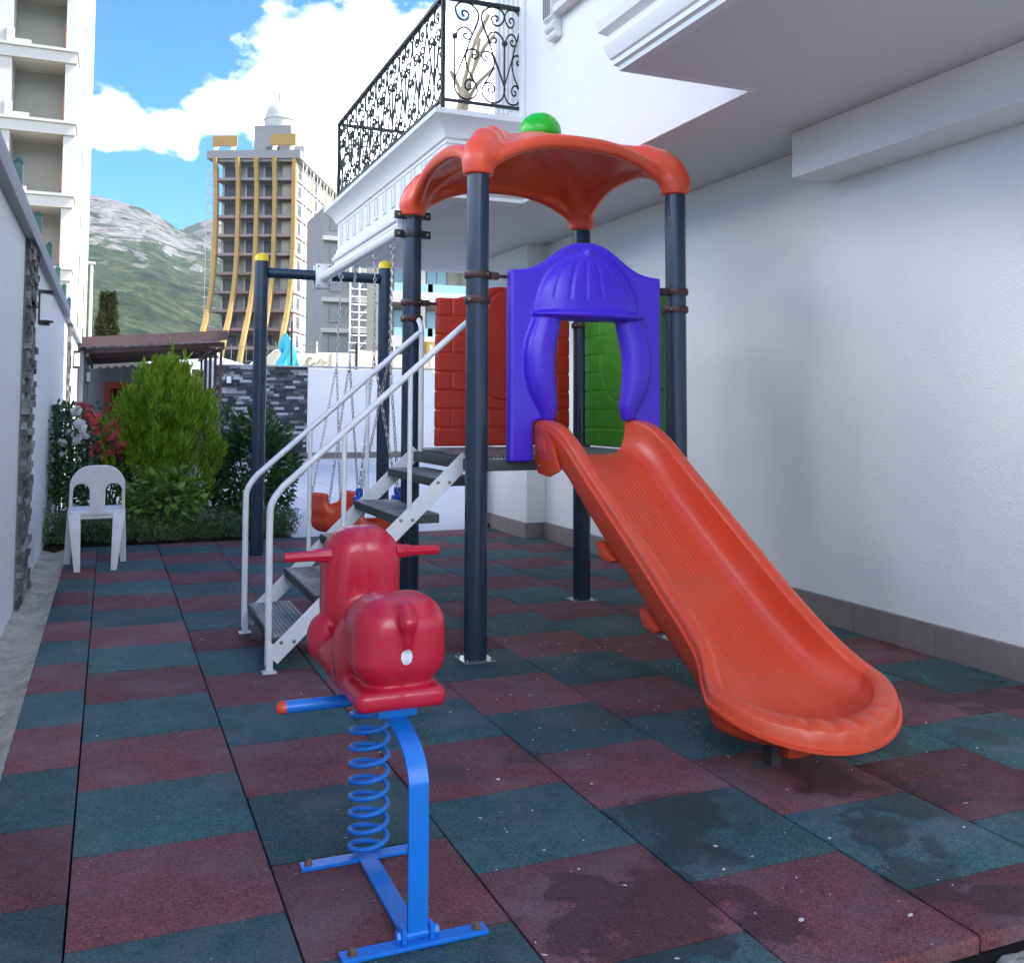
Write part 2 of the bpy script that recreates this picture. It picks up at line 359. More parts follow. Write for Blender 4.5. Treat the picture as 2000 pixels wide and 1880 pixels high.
def rubber(name, col):
    m = bpy.data.materials.new(name); m.use_nodes = True; t = m.node_tree; b = t.nodes['Principled BSDF']
    geo = N(t, 'ShaderNodeNewGeometry'); pos = geo.outputs['Position']; oi = N(t, 'ShaderNodeObjectInfo')
    gr = N(t, 'ShaderNodeTexVoronoi'); gr.inputs['Scale'].default_value = 210; L(t, pos, gr.inputs['Vector'])
    gv = N(t, 'ShaderNodeSeparateColor'); L(t, gr.outputs['Color'], gv.inputs[0])
    g = math_n(t, 'MULTIPLY_ADD', gv.outputs[0], .9, .55)                                   # granules, each its own shade
    mott = math_n(t, 'MULTIPLY_ADD', math_n(t, 'SUBTRACT', noise_n(t, pos, 9, 5, .65), .5), .7, 1)
    big = math_n(t, 'MULTIPLY_ADD', math_n(t, 'SUBTRACT', noise_n(t, pos, 1.7, 4, .6), .5), .7, 1)
    rn = math_n(t, 'MULTIPLY_ADD', math_n(t, 'SUBTRACT', oi.outputs['Random'], .5), .5, 1)
    f = math_n(t, 'MULTIPLY', math_n(t, 'MULTIPLY', g, mott), math_n(t, 'MULTIPLY', big, rn))
    sc = N(t, 'ShaderNodeVectorMath', operation='SCALE'); sc.inputs[0].default_value = col; L(t, f, sc.inputs['Scale'])
    dust = math_n(t, 'MULTIPLY', math_n(t, 'MULTIPLY', math_n(t, 'SUBTRACT', noise_n(t, pos, 2.6, 6, .62), .47), 3.4, clamp=True), .46)
    c = mixc(t, dust, sc.outputs[0], (.20, .20, .215))                                      # dry dust film
    fl = N(t, 'ShaderNodeTexVoronoi'); fl.inputs['Scale'].default_value = 60; L(t, pos, fl.inputs['Vector'])
    fc = N(t, 'ShaderNodeSeparateColor'); L(t, fl.outputs['Color'], fc.inputs[0])
    fm = math_n(t, 'MULTIPLY', math_n(t, 'GREATER_THAN', fc.outputs[1], .985), math_n(t, 'LESS_THAN', fl.outputs['Distance'], .22))
    c = mixc(t, math_n(t, 'MULTIPLY', fm, .5), c, (.5, .5, .48))                             # pale crumbs
    # splashes of water left on the tiles near the slide
    wn = noise_n(t, pos, 7, 6, .6); acc = None
    for (x, y, r) in [(1.72, .12, .20), (1.62, -.08, .15), (2.2, -.21, .15), (2.3, .17, .17), (3.16, .31, .12), (1.3, -.33, .30), (2.2, -.62, .10),
                      (2.46, -.06, .18), (3.35, .12, .14), (3.6, .75, .35), (2.76, .43, .2), (1.5, .75, .12), (1.95, 1.05, .2), (1.12, .72, .13), (2.62, .62, .3), (2.1, -.45, .16), (3.0, 1.4, .3), (1.55, -.5, .12), (1.3, 1.5, .14)]:
        d = N(t, 'ShaderNodeVectorMath', operation='DISTANCE'); L(t, pos, d.inputs[0]); d.inputs[1].default_value = (x, y, 0)
        q = math_n(t, 'SUBTRACT', 1, math_n(t, 'DIVIDE', d.outputs['Value'], r))
        acc = q if acc is None else math_n(t, 'MAXIMUM', acc, q)
    wet = math_n(t, 'MULTIPLY', math_n(t, 'ADD', math_n(t, 'ADD', acc, math_n(t, 'MULTIPLY', math_n(t, 'SUBTRACT', wn, .5), 3.2)), -.15), 9, clamp=True)
    wet = math_n(t, 'MULTIPLY', wet, math_n(t, 'GREATER_THAN', acc, -.9))
    dk = N(t, 'ShaderNodeVectorMath', operation='SCALE'); L(t, sc.outputs[0], dk.inputs[0]); dk.inputs['Scale'].default_value = .42
    c = mixc(t, math_n(t, 'MULTIPLY', wet, .85), c, dk.outputs[0])
    L(t, c, b.inputs['Base Color'])
    L(t, math_n(t, 'MULTIPLY_ADD', wet, -.3, .85), b.inputs['Roughness']); b.inputs['Specular IOR Level'].default_value = .4
    bn = N(t, 'ShaderNodeBump'); bn.inputs['Strength'].default_value = .5; bn.inputs['Distance'].default_value = .003
    L(t, gr.outputs['Distance'], bn.inputs['Height']); L(t, bn.outputs[0], b.inputs['Normal'])
    MATS[name] = m
rubber('rubber_red', (.165, .057, .058)); rubber('rubber_green', (.042, .098, .100))

# ------------------------------------------------------------------ ground, floor, gutter, plaza
MB().add([(-2500, -350, -.16), (3000, -350, -.16), (3000, 2950, -.16), (-2500, 2950, -.16)], [(0, 1, 2, 3)]).build('ground', 'ground_mat', kind='structure')

floor = MB().box(-.24, 3.96, -.735, 7.0, -.12, -.042).build('rubber_floor', 'under_sheet', kind='structure')
T = .5; gap = .005
protos = {}
def tile(x0, x1, y0, y1, mat):
    full = abs(x1-x0-T) < 1e-6 and abs(y1-y0-T) < 1e-6
    dz = random.uniform(-.0018, .0018); rx, ry, rz = random.gauss(0, .0018), random.gauss(0, .0018), random.gauss(0, .003)
    cx, cy = (x0+x1)/2, (y0+y1)/2; w, h = (x1-x0-gap)/2, (y1-y0-gap)/2
    if full and mat in protos: o = inst(protos[mat], floor, (cx, cy, dz), (rx, ry, rz))
    else:
        o = MB().box(-w, w, -h, h, -.041, 0).build('rubber_tile', mat, floor, bevel=.004, seg=2, local=True)
        o.location = (cx, cy, dz)
        if full: protos[mat] = o; o.rotation_euler = (0, 0, rz)
    o.name = 'rubber_tile'
for c in range(-1, 8):
    cc = c+1 if c >= 0 else 0                       # column index c0 is the narrow strip by the gutter
    X0, X1 = (-.24, 0) if c == -1 else (c*T, min((c+1)*T, 3.95))
    off = 0 if cc % 2 else -.25
    j0 = math.floor((-.735-off)/T)
    j = j0
    yfar = 6.97 if X1 < 1.8 else 6.99
    while off+j*T < yfar-.02:
        y0, y1 = max(off+j*T, -.735), min(off+(j+1)*T, yfar)
        red = ((j+(cc-1)//2) % 2 == 0) if cc % 2 else ((j+cc//2) % 2 == 1)
        if y1-y0 > .03: tile(X0, X1, y0, y1, 'rubber_red' if red else 'rubber_green')
        j += 1

# rough concrete apron in front of the rubber floor
def grid_mesh(x0, x1, y0, y1, nx, ny, zf):
    V = []; F = []
    for j in range(ny+1):
        for i in range(nx+1):
            x = x0+(x1-x0)*i/nx; y = y0+(y1-y0)*j/ny; V.append((x, y, zf(x, y, i/nx, j/ny)))
    for j in range(ny):
        for i in range(nx): a = j*(nx+1)+i; F.append((a, a+1, a+nx+2, a+nx+1))
    return MB().add(V, F)
from mathutils import noise as mnoise
fb = lambda x, y, z=0, o=4: mnoise.fractal(Vector((x, y, z)), 1.0, 2.0, o)
grid_mesh(-.44, 3.97, -1.3, -.74, 180, 24, lambda x, y, u, v: -.062+.022*fb(x*9, y*9)+.02*max(0, fb(x*4, y*4, 3))).build('concrete_apron', 'concrete', smooth=True, kind='structure')
MB().box(-.44, 3.97, -9, -1.301, -.14, -.06).build('yard_pavement', 'concrete', kind='structure')
def gut(x, y, u, v):
    z = -.012-.028*math.sin(math.pi*min(1, u*1.05))+.006*fb(x*22, y*22)
    ph = ((y-.10*(u-.5)**2*4)/.105) % 1
    return z+.010*(1-ph)**2-.004*(ph < .06)
grid_mesh(-.45, -.24, -1.3, 7.0, 16, 640, gut).build('gutter', 'concrete', smooth=True, kind='structure')
MB().box(-.45, 1.72, 7.01, 10.6, -.14, -.015).build('flower_bed', 'soil', kind='structure')

plaza = MB().box(1.72, 40, 7.0, 22, -.14, -.022).box(-.45, 1.719, 10.61, 22, -.14, -.022).build('plaza', 'plaza_joint', kind='structure')
pt = MB().box(-.397, .397, -.397, .397, -.02, 0).build('paving_slab', 'plaza_stone', plaza, bevel=.003, seg=1, local=True)
first = True
for i in range(0, 9):
    for j in range(0, 18):
        x = 2.13+.8*i; y = 7.42+.8*j
        if j > 3 and i > 9: continue
        if first: pt.location = (x, y, -.002); first = False
        else: inst(pt, plaza, (x, y, -.002+random.uniform(-.001, .001)))

# ------------------------------------------------------------------ the apartment house on the right
house = thing('apartment_house', 'white stucco house with overhanging upper floor, balcony and mouldings beside the playground', 'house', (6, 0, 0))
MB().box(4.0, 14, -5, 7.6, 0, 2.848).build('wall', 'stucco', house)
MB().box(3.79, 3.998, 6.1, 7.62, 0, 2.848).build('pilaster', 'stucco_fine', house, bevel=.006)
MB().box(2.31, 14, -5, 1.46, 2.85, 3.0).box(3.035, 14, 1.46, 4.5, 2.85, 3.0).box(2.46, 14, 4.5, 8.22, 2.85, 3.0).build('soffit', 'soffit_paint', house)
MB().box(3.02, 14, -5, 4.95, 2.8515, 11).build('upper_wall', 'stucco', house)
MB().box(2.30, 3.018, -5, 1.47, 3.002, 11).build('bay_wall', 'stucco', house)
MB().box(4.4, 14, 4.951, 8.28, 3.0, 11).build('terrace_wall', 'stucco', house)
MB().box(2.46, 4.398, 4.5, 8.22, 3.0, 3.494).build('balcony_slab', 'moulding', house)
MB().box(9.5, 20, 8.3, 21.5, 0, 11).build('unseen_shade_wing', 'stucco', house)  # block added out of view to keep the sun off the plaza
MB().box(3.70, 3.998, -5, 2.02, 2.585, 2.848).build('beam', 'stucco_fine', house, bevel=.005)
# bay moulding, mitred round the corner
bayp = [(-.05, 0), (.0, 0), (.004, .022), (.022, .03), (.022, .055), (.034, .062), (.05, .10), (.055, .13), (.04, .15), (.04, .175), (.075, .20), (.082, .25), (.05, .27), (-.05, .27)]
MB().profile(bayp, [(2.27, -5, 2.8494), (2.27, 1.5, 2.8494), (3.018, 1.5, 2.8494)], [(-1, 0), (-1, 1), (0, 1)]).build('bay_moulding', 'moulding', house, smooth=True, angle=25)
balp = [(-.12, 0), (.03, 0), (.03, .03), (.05, .045), (.055, .075), (.035, .095), (.035, .115), (.015, .13), (.012, .17), (0, .18), (0, .42), (.008, .424), (.008, .436), (.0, .44),
        (0, .455), (.02, .465), (.03, .50), (.06, .55), (.10, .585), (.12, .60), (.135, .61), (.135, .65), (-.12, .65)]
bal = MB().profile(balp, [(3.018, 4.45, 2.8494), (2.40, 4.45, 2.8494), (2.40, 8.28, 2.8494), (4.4, 8.28, 2.8494)], [(0, -1), (-1, -1), (-1, 1), (0, 1)]).build('balcony_fascia', 'moulding', house, smooth=True, angle=22)
# U-shaped plaster ornaments on the fascia
om = MB()
for (a0, a1, b0, b1, d) in ((-.055, -.037, -.10, .10, .014), (.037, .055, -.10, .10, .014), (-.0369, .0369, -.10, -.08, .014), (-.016, .016, -.06, .10, .010), (-.0365, .0365, .085, .10, .008)):
    om.box(-d, -.0005, a0, a1, b0, b1)
orn = om.build('ornament', 'moulding', bal, local=True); orn.location = (2.40-6, 4.72, 3.16)
for k in range(1, 12): inst(orn, bal, (2.40-6, 4.72+k*.305, 3.16))
# window with console moulding on the upper wall
win = MB().box(2.985, 3.018, 2.45, 3.62, 4.13, 5.9).build('window_frame', 'window_grey', house, bevel=.006)
MB().box(2.975, 2.984, 2.55, 3.52, 4.22, 5.8).build('pane', 'window_glass', win)
MB().box(2.93, 3.017, 2.40, 3.68, 4.075, 4.128).build('sill', 'moulding', win, bevel=.008)
cp = [(0, 0), (.05, .0), (.062, .02), (.05, .045), (.075, .06), (.085, .085), (.06, .11), (.06, .125), (.09, .135), (.09, .62), (0, .62)]
for yy in (3.70,):
    MB().prism(cp, lambda a, b, d: (3.018-a, d, 3.93+b), yy, yy+.14).build('console', 'moulding', win, bevel=.004)
for i in range(4): MB().box(2.922, 2.9275, 3.712+i*.033, 3.728+i*.033, 4.08, 4.54).build('flute', 'window_grey', win)
MB().box(2.93, 3.017, 3.69, 3.85, 4.56, 5.9).build('window_surround', 'moulding', win, bevel=.006)
# fluted pilaster at the outer corner of the upper wall
pil = MB().box(2.985, 3.019, 4.36, 4.949, 3.5, 11).build('corner_pilaster', 'stucco_fine', house, bevel=.006)
for i in range(5): MB().box(2.972, 2.9845, 4.43+i*.1, 4.49+i*.1, 3.62, 10.5).build('flute', 'moulding', pil, bevel=.004)
# skirting tiles
sk = MB().box(3.976, 3.999, -4.99, 6.098, -.05, .148).build('skirting', 'plaza_joint', house)
tl = MB().box(-.010, .010, -.297, .297, -.10, .0995).build('skirting_tile', 'base_tile', sk, bevel=.002, seg=1, local=True)
tl.location = (3.972-6, 5.79, .052)
for k in range(1, 18): inst(tl, sk, (3.972-6, 5.79-.6*k, .052))
MB().box(3.77, 3.789, 6.08, 7.64, -.02, .15).box(3.789, 4.0, 6.081, 6.099, -.02, .1495).build('skirting_return', 'base_tile', house)

# ------------------------------------------------------------------ balcony railing
rail = MB().bar((2.38, 4.425, 4.40), (3.018, 4.425, 4.40), .045, .03).bar((2.355, 4.40, 4.4005), (2.355, 8.09, 4.4005), .045, .0305).bar((2.38, 8.075, 4.40), (4.398, 8.075, 4.40), .045, .03).build('balcony_railing', 'iron_black', house, bevel=.004)
for p0, p1 in (((2.37, 4.425, 3.60), (3.017, 4.425, 3.60)), ((2.355, 4.44, 3.60), (2.355, 8.06, 3.60)), ((2.37, 8.075, 3.60), (4.397, 8.075, 3.60))):
    MB().bar(p0, p1, .03, .022).build('bottom_rail', 'iron_black', rail, bevel=.003)
for x, y in ((2.355, 4.425), (2.355, 8.075)): MB().box(x-.016, x+.016, y-.016, y+.016, 3.497, 4.384).build('corner_post', 'iron_black', rail, bevel=.003)
MX = lambda P: [((x-1025)/387*.207, 0, (1638+.157*(x-1025)-y)/1555*.77) for x, y in P]
main_c = MX([(1165, 320), (1135, 285), (1135, 245), (1180, 235), (1225, 270), (1230, 320), (1190, 385), (1110, 370), (1050, 290), (1030, 200), (1055, 140), (1120, 100), (1200, 100), (1290, 145), (1365, 230), (1388, 330), (1365, 440), (1280, 650), (1200, 880), (1110, 1110), (1022, 1340), (1025, 1430), (1055, 1530), (1130, 1615), (1220, 1645), (1310, 1625), (1372, 1540), (1360, 1430), (1305, 1320), (1230, 1170), (1192, 1030), (1198, 920), (1235, 862), (1300, 845), (1365, 885), (1385, 950), (1345, 1003), (1300, 985), (1300, 945), (1330, 935)])
low_c = MX([(1335, 1385), (1280, 1340), (1220, 1345), (1185, 1390), (1190, 1455), (1235, 1500), (1275, 1475), (1270, 1435), (1240, 1418)])
knot_c = MX([(1030, 640), (1055, 580), (1100, 520), (1170, 498), (1245, 535), (1285, 620), (1262, 680), (1210, 690), (1165, 655), (1160, 610), (1190, 595), (1212, 620)])
def scroll_mesh(sgn):
    mb = MB()
    for P in (main_c, low_c, knot_c): mb.tube([(sgn*x, y, z) for x, y, z in catmull(P, 3)], .0078, 5)
    return mb
stem = MB().tube([(0, 0, .16), (0, 0, .49)], .0078, 6).lathe([(0, .475), (.02, .48), (.024, .492), (.024, .502), (.02, .512), (0, .517)], n=8)
sR = scroll_mesh(1).build('scroll', 'iron_black', rail, smooth=True, local=True, angle=60); sL = scroll_mesh(-1).build('scroll', 'iron_black', rail, smooth=True, local=True, angle=60)
st = stem.build('scroll_stem', 'iron_black', rail, smooth=True, local=True)
used = set()
def motif(loc, rz, left=True, right=True):
    loc = (loc[0]-6, loc[1], loc[2])
    for o, on in ((sR, right), (sL, left), (st, True)):
        if not on: continue
        if o.name in used: inst(o, rail, loc, (0, 0, rz))
        else: used.add(o.name); o.location = loc; o.rotation_euler = (0, 0, rz)
motif((2.45, 4.425, 3.612), 0, left=False); motif((2.864, 4.425, 3.612), 0, right=False)
inst(sR, rail, (2.864-6, 4.425, 3.612), (0, 0, 0), (.72, 1, 1))
for k in range(9): motif((2.355, 4.64+k*.405, 3.612), R(90))
for k in range(5): motif((2.58+k*.414, 8.075, 3.612), 0)

# grey downpipe box at the end of the wall
dp = thing('meter_box', 'tall grey metal box with pipes at the end of the white wall', 'meter box', (3.68, 7.2, 0))
MB().box(3.60, 3.765, 7.12, 7.28, .17, 1.6).build('case', 'window_grey', dp, bevel=.008)
MB().box(3.66, 3.74, 7.10, 7.119, .62, .76).build('latch', 'white_paint', dp, bevel=.006)
MB().tube([(3.72, 7.16, .17), (3.72, 7.16, .08), (3.74, 7.1, .04), (3.74, 7.02, .02)], .03, 10).build('pipe', 'lamp_black', dp, smooth=True)
MB().tube([(3.66, 7.18, .17), (3.66, 7.18, .03), (3.6, 7.1, .015)], .022, 10).build('pipe', 'window_grey', dp, smooth=True)

# ------------------------------------------------------------------ boundary wall on the left
bw = thing('boundary_wall', 'long white plastered boundary wall with grey coping and stone pilasters', 'wall', (-.55, 5, 0))
MB().box(-.65, -.45, -6, 20, -.15, 2.30).build('wall', 'plaster_left', bw)
MB().profile([(-.27, 0), (.055, 0), (.06, .02), (.06, .10), (.03, .125), (-.27, .13)], [(-.45, -6, 2.302), (-.45, 2.6, 2.302), (-.452, 9, 2.300), (-.45, 15.4, 2.301)], [(1, 0)]*4).build('coping', 'coping_grey', bw, smooth=True, angle=25)
MB().box(-.449, -.36, 15.41, 20, -.1, 2.2).build('shed_side', 'shed_grey', bw)
def stone_proto(seed):
    rs = random.Random(seed); mb = MB(); n = 3
    V = []; d = lambda: rs.uniform(-.12, .12)
    mb.box(-.5, .5, -.5, .5, -.5, .5)
    mb.v = [(x+d()*.35, y+(d()*1.6 if y < 0 else 0), z+d()*.5) for x, y, z in mb.v]
    return mb
def cladding(part, place, width, height, rows, depth, rng, limit=10**9, mat='slate', lmin=.10, lmax=.30):
    """stones laid in courses; place(u, v) -> (location, rotation z) on the wall"""
    protos = []
    for s in range(6):
        o = stone_proto(s).build('stone', mat, part, local=True); protos.append([o, False])
    rest = MB(); cnt = 0; rh = height/rows
    for r in range(rows-1, -1, -1):
        u = -rng.uniform(0, .08)
        while u < width-.01:
            l = rng.uniform(lmin, lmax); u0, u1 = max(u, 0), min(u+l, width); u += l
            if u1-u0 < .03: continue
            dd = rng.uniform(.25, 1)*depth; loc, rz = place((u0+u1)/2, (r+.5)*rh, dd/2)
            sc = (u1-u0-.004, dd, rh-.004)
            if cnt < limit:
                pr = rng.choice(protos)
                if pr[1]: o = inst(pr[0], part, loc, (0, 0, rz), sc)
                else: pr[1] = True; pr[0].location = loc; pr[0].rotation_euler = (0, 0, rz); pr[0].scale = sc
                cnt += 1
            else:
                M = Matrix.Rotation(rz, 3, 'Z'); rl = part_root
                rest.obox((loc[0]+rl.x, loc[1]+rl.y, loc[2]+rl.z), sc, M)
    if rest.v: rest.build('lower_stones', mat, part, kind='stuff')
rng = random.Random(3)
part_root = Vector((-.55, 5, 0))
for (ya, yb) in ((4.25, 5.0), (10.9, 11.6)):
    pt_ = MB().box(-.4495, -.44, ya, yb, -.02, 2.298).build('stone_pilaster', 'slate_brown', bw)
    cladding(pt_, lambda u, v, d, ya=ya: ((-.44+d+.55, ya+u-5, v), R(90)), yb-ya, 2.29, 50 if ya < 5 else 30, .036, rng, 290 if ya < 5 else 140, 'slate_brown', .10, .30)

def wall_lamp(loc, rz, label):
    t = thing('wall_lamp', label, 'lamp', loc, rz, 'black wall lamps')
    MB().box(-.055, .055, -.012, 0, -.115, .115).build('back_plate', 'lamp_black', t, bevel=.004, local=True)
    def half(r, z0, z1):
        P = [(r*math.cos(a), -.012-r*1.15*math.sin(a)) for a in np.linspace(0, math.pi, 13)]
        return MB().prism(P, lambda a, b, d: (a, b, d), z0, z1)
    half(.058, -.088, .088).build('diffuser', 'lamp_glass', t, smooth=True, local=True, angle=40)
    half(.068, .0885, .1).build('cap', 'lamp_black', t, local=True); half(.066, .103, .112).build('cap', 'lamp_black', t, local=True)
    half(.068, -.1, -.0885).build('base', 'lamp_black', t, local=True); half(.05, -.118, -.1005).build('base', 'lamp_black', t, local=True)
    return t
wall_lamp((-.385, 4.62, 1.90), R(90), 'black half-round lamp on the brownish stone pilaster of the boundary wall')
wall_lamp((-.385, 11.25, 1.86), R(90), 'black half-round lamp high on the second stone pilaster near the pergola')
wall_lamp((-.355, 16.9, 1.80), R(90), 'small black wall lamp inside the dark pergola beside the grey wall')

fence = thing('mesh_fence', 'low green post and wire mesh fence on top of the boundary wall', 'fence', (-.56, 6, 2.43))
for i, y in enumerate((1.1, 3.0, 4.9, 6.9, 8.6, 10.4, 12.2, 14.0)):
    mb = MB().box(-.585, -.53, y-.028, y+.028, 2.425, 2.92)
    mb.add([(-.59, y-.033, 2.92), (-.525, y-.033, 2.92), (-.525, y+.033, 2.92), (-.59, y+.033, 2.92), (-.5575, y, 2.965)], [(0, 1, 4), (1, 2, 4), (2, 3, 4), (3, 0, 4), (3, 2, 1, 0)])
    mb.build('post', 'fence_green', fence)
wm = MB()
for z in (2.52, 2.66, 2.80): wm.tube([(-.5575, y, z-.02*abs(math.sin(y*1.7))) for y in np.arange(-3, 14, .5)], .004, 4)
for y in np.arange(-3, 4.9, .055): wm.tube([(-.5575, y, 2.43), (-.5575, y, 2.83)], .003, 4)
wm.build('wire_mesh', 'wire', fence, kind='stuff')

# ------------------------------------------------------------------ far side of the plaza: stone-clad wall, pergola, gate
rw = thing('rear_wall', 'low wall at the end of the plaza, stacked grey slate left and white paint right', 'wall', (6, 22, 0))
MB().box(4.66, 16, 21.95, 22.2, -.1, 2.24).build('white_wall', 'stucco_fine', rw)
MB().box(2.28, 4.659, 21.99, 22.2, -.1, 2.27).build('backing', 'under_sheet', rw)
MB().box(2.2, 16, 21.93, 22.22, 2.272, 2.31).build('coping', 'coping_grey', rw)
MB().box(4.66, 16, 21.938, 21.9495, -.02, .13).build('skirting', 'base_tile', rw)
cl = MB().box(2.279, 4.66, 21.985, 21.9899, -.05, 2.269).build('stone_cladding', 'slate', rw)
part_root = Vector((6, 22, 0))
cladding(cl, lambda u, v, d: ((2.285+u-6, 21.985-d-22, v), 0), 2.365, 2.265, 34, .055, rng, 298)
wall_lamp((2.74, 21.925, 1.93), 0, 'small black framed lamp on the grey slate rear wall')
wp = MB().box(1.98, 2.20, 19.95, 20.12, -.05, 2.30).build('gate_post', 'white_paint', bevel=.01)
tag(wp, 'white square gate post beside the brown metal gate', 'post')
gate = thing('metal_gate', 'rust brown sheet metal gate leaf standing ajar under the pergola', 'gate', (1.85, 19.9, 0))
MB().bar((1.96, 19.9, 1.05), (1.70, 19.35, 1.05), .03, 2.05).build('leaf', 'rust_gate', gate, bevel=.004)
for z in (.5, 1.2, 1.75): MB().bar((1.955, 19.87, z), (1.715, 19.36, z), .05, .05).build('stiffener', 'brown_steel', gate)
sw = thing('shed_wall', 'dim grey wall under the pergola roof with a red door', 'wall', (.7, 20.5, 0))
MB().box(-.45, 1.66, 20.4, 20.6, -.1, 2.22).build('wall', 'shed_grey', sw)
dr = MB().box(-.05, .72, 20.36, 20.399, -.02, 1.80).build('door', 'door_red', sw, bevel=.005)
MB().box(.08, .60, 20.35, 20.3595, .95, 1.65).build('panel', 'under_sheet', dr)
for i in range(5):
    MB().box(.10+i*.1, .135+i*.1, 20.335, 20.349, .98, 1.62).build('bar', 'door_red', dr)
MB().box(.085, .595, 20.334, 20.3495, 1.25, 1.30).build('bar', 'door_red', dr)
pg = thing('pergola', 'brown steel pergola with a flat corrugated roof and deep fascia', 'pergola', (.8, 17.5, 0))
MB().profile([(0, 0), (.02, 0), (.02, .17), (0, .17)], [(-.46, 15.2, 2.24), (1.97, 15.2, 2.44)], [(0, -1)]*2).build('fascia', 'brown_beam', pg)
V = []; F = []; nx = 96
for j, y in enumerate((15.21, 20.35)):
    for i in range(nx+1):
        x = -.46+2.43*i/nx; V.append((x, y, 2.30+.2*i/nx+.028*math.sin(i/nx*2*math.pi*15)-.0*y))
F = [(i, i+1, nx+2+i, nx+1+i) for i in range(nx)]
MB().add(V, F).build('roof_sheet', 'sheet_pale', pg, smooth=True, fix=False)
for y in (15.6, 17.2, 18.8, 20.2): MB().bar((-.44, y, 2.19), (1.96, y, 2.385), .05, .08).build('rafter', 'brown_steel', pg)
MB().bar((1.9, 15.25, 2.30), (1.9, 20.3, 2.30), .05, .05).bar((-.3, 15.25, 2.12), (-.3, 20.3, 2.12), .05, .06).build('purlin', 'brown_steel', pg)
for y in (15.6, 16.6, 17.6, 18.6, 19.6): MB().box(1.875, 1.925, y-.025, y+.025, -.05, 2.276).build('post', 'brown_steel', pg)
for z in (.6, 1.1, 1.6): MB().bar((1.9, 15.6, z), (1.9, 19.6, z), .02, .03).build('rail', 'brown_steel', pg)

# ------------------------------------------------------------------ playground plastics and paints
pmat('post_paint', (.020, .037, .064), .26, .5, var=.08, vs=3, dirt=(.10, .11, .12), dirt_amt=.12, dirt_scale=5)
pmat('plastic_orange', (.72, .075, .028), .33, .5, var=.07, vs=3, bump=.04, bs=120, dirt=(.55, .16, .10), dirt_amt=.35, dirt_scale=3.5)
pmat('plastic_purple', (.066, .022, .60), .33, .5, var=.05, vs=3, bump=.04, bs=140)
pmat('plastic_red', (.50, .030, .012), .42, .5, var=.06, vs=3, bump=.04, bs=140)
pmat('plastic_green', (.045, .27, .022), .42, .5, var=.06, vs=3)
pmat('ball_green', (.012, .42, .008), .25, .5, var=.03)
pmat('plastic_yellow', (.75, .55, .01), .35, .5, var=.03)
pmat('clamp_brown', (.05, .016, .014), .45, .5, var=.25, vs=30)
pmat('rider_red', (.56, .012, .040), .27, .45, var=.06, vs=4, coat=.12, dirt=(.46, .035, .06), dirt_amt=.3, dirt_scale=5)
pmat('frame_blue', (.008, .20, .72), .32, .5, var=.06, vs=6, dirt=(.03, .16, .42), dirt_amt=.3, dirt_scale=14)
pmat('seat_blue', (.01, .08, .60), .35, .5)
pmat('steel', (.45, .45, .46), .35, .5, metal=.9, var=.2, vs=20)
pmat('bolt', (.30, .28, .26), .4, .5, metal=.8, var=.3, vs=60)
pmat('bolt_rust', (.22, .13, .09), .6, .5, metal=.3, var=.3, vs=60)
pmat('sticker_white', (.80, .80, .80), .5, .4, var=.1, vs=60, dirt=(.25, .35, .38), dirt_amt=.7, dirt_scale=55)
pmat('tread_edge', (.055, .058, .060), .55, .4, var=.15, vs=20)
pmat('chair_white', (.70, .71, .73), .45, .4, var=.05, vs=8, dirt=(.45, .42, .38), dirt_amt=.3, dirt_scale=10)
def tread_mat():
    m = bpy.data.materials.new('tread_top'); m.use_nodes = True; t = m.node_tree; b = t.nodes['Principled BSDF']
    geo = N(t, 'ShaderNodeNewGeometry'); pos = geo.outputs['Position']; sp = N(t, 'ShaderNodeSeparateXYZ'); L(t, pos, sp.inputs[0])
    wv = math_n(t, 'SINE', math_n(t, 'MULTIPLY', sp.outputs[0], 2*math.pi/.022))
    w2 = math_n(t, 'SINE', math_n(t, 'MULTIPLY', sp.outputs[1], 2*math.pi/.011))
    h = math_n(t, 'MULTIPLY_ADD', w2, .35, wv)
    c = ramp(t, math_n(t, 'MULTIPLY_ADD', h, .12, noise_n(t, pos, 7, 5, .6)), [(.28, (.09, .094, .10)), (.72, (.42, .425, .43))])
    L(t, c, b.inputs['Base Color']); b.inputs['Roughness'].default_value = .42; b.inputs['Metallic'].default_value = .3
    bn = N(t, 'ShaderNodeBump'); bn.inputs['Strength'].default_value = 1.0; bn.inputs['Distance'].default_value = .006
    L(t, h, bn.inputs['Height']); L(t, bn.outputs[0], b.inputs['Normal']); MATS['tread_top'] = m
tread_mat()

# ------------------------------------------------------------------ play tower
X0, X1, Y0, Y1 = 1.77, 2.94, 2.075, 3.23
tw = thing('play_tower', 'play tower with orange canopy, purple gate panel, slide and white metal stairs', 'play tower', ((X0+X1)/2, (Y0+Y1)/2, 0))
def post(x, y, z1, parent):
    p = MB().lathe([(.057, .004), (.057, z1)], (x, y, 0), 28).build('post', 'post_paint', parent, smooth=True)
    MB().box(x-.08, x+.08, y-.08, y+.08, .0005, .006).build('base_plate', 'steel', p, bevel=.001, seg=1)
    for sx in (-1, 1):
        for sy in (-1, 1): MB().lathe([(.009, .006), (.009, .014), (.005, .018), (.005, .022)], (x+sx*.066, y+sy*.066, 0), 6).build('bolt', 'bolt', p)
    return p
posts = {k: post(x, y, 2.46, tw) for k, (x, y) in {'a': (X0, Y0), 'b': (X1, Y0), 'c': (X1, Y1), 'd': (X0, Y1)}.items()}
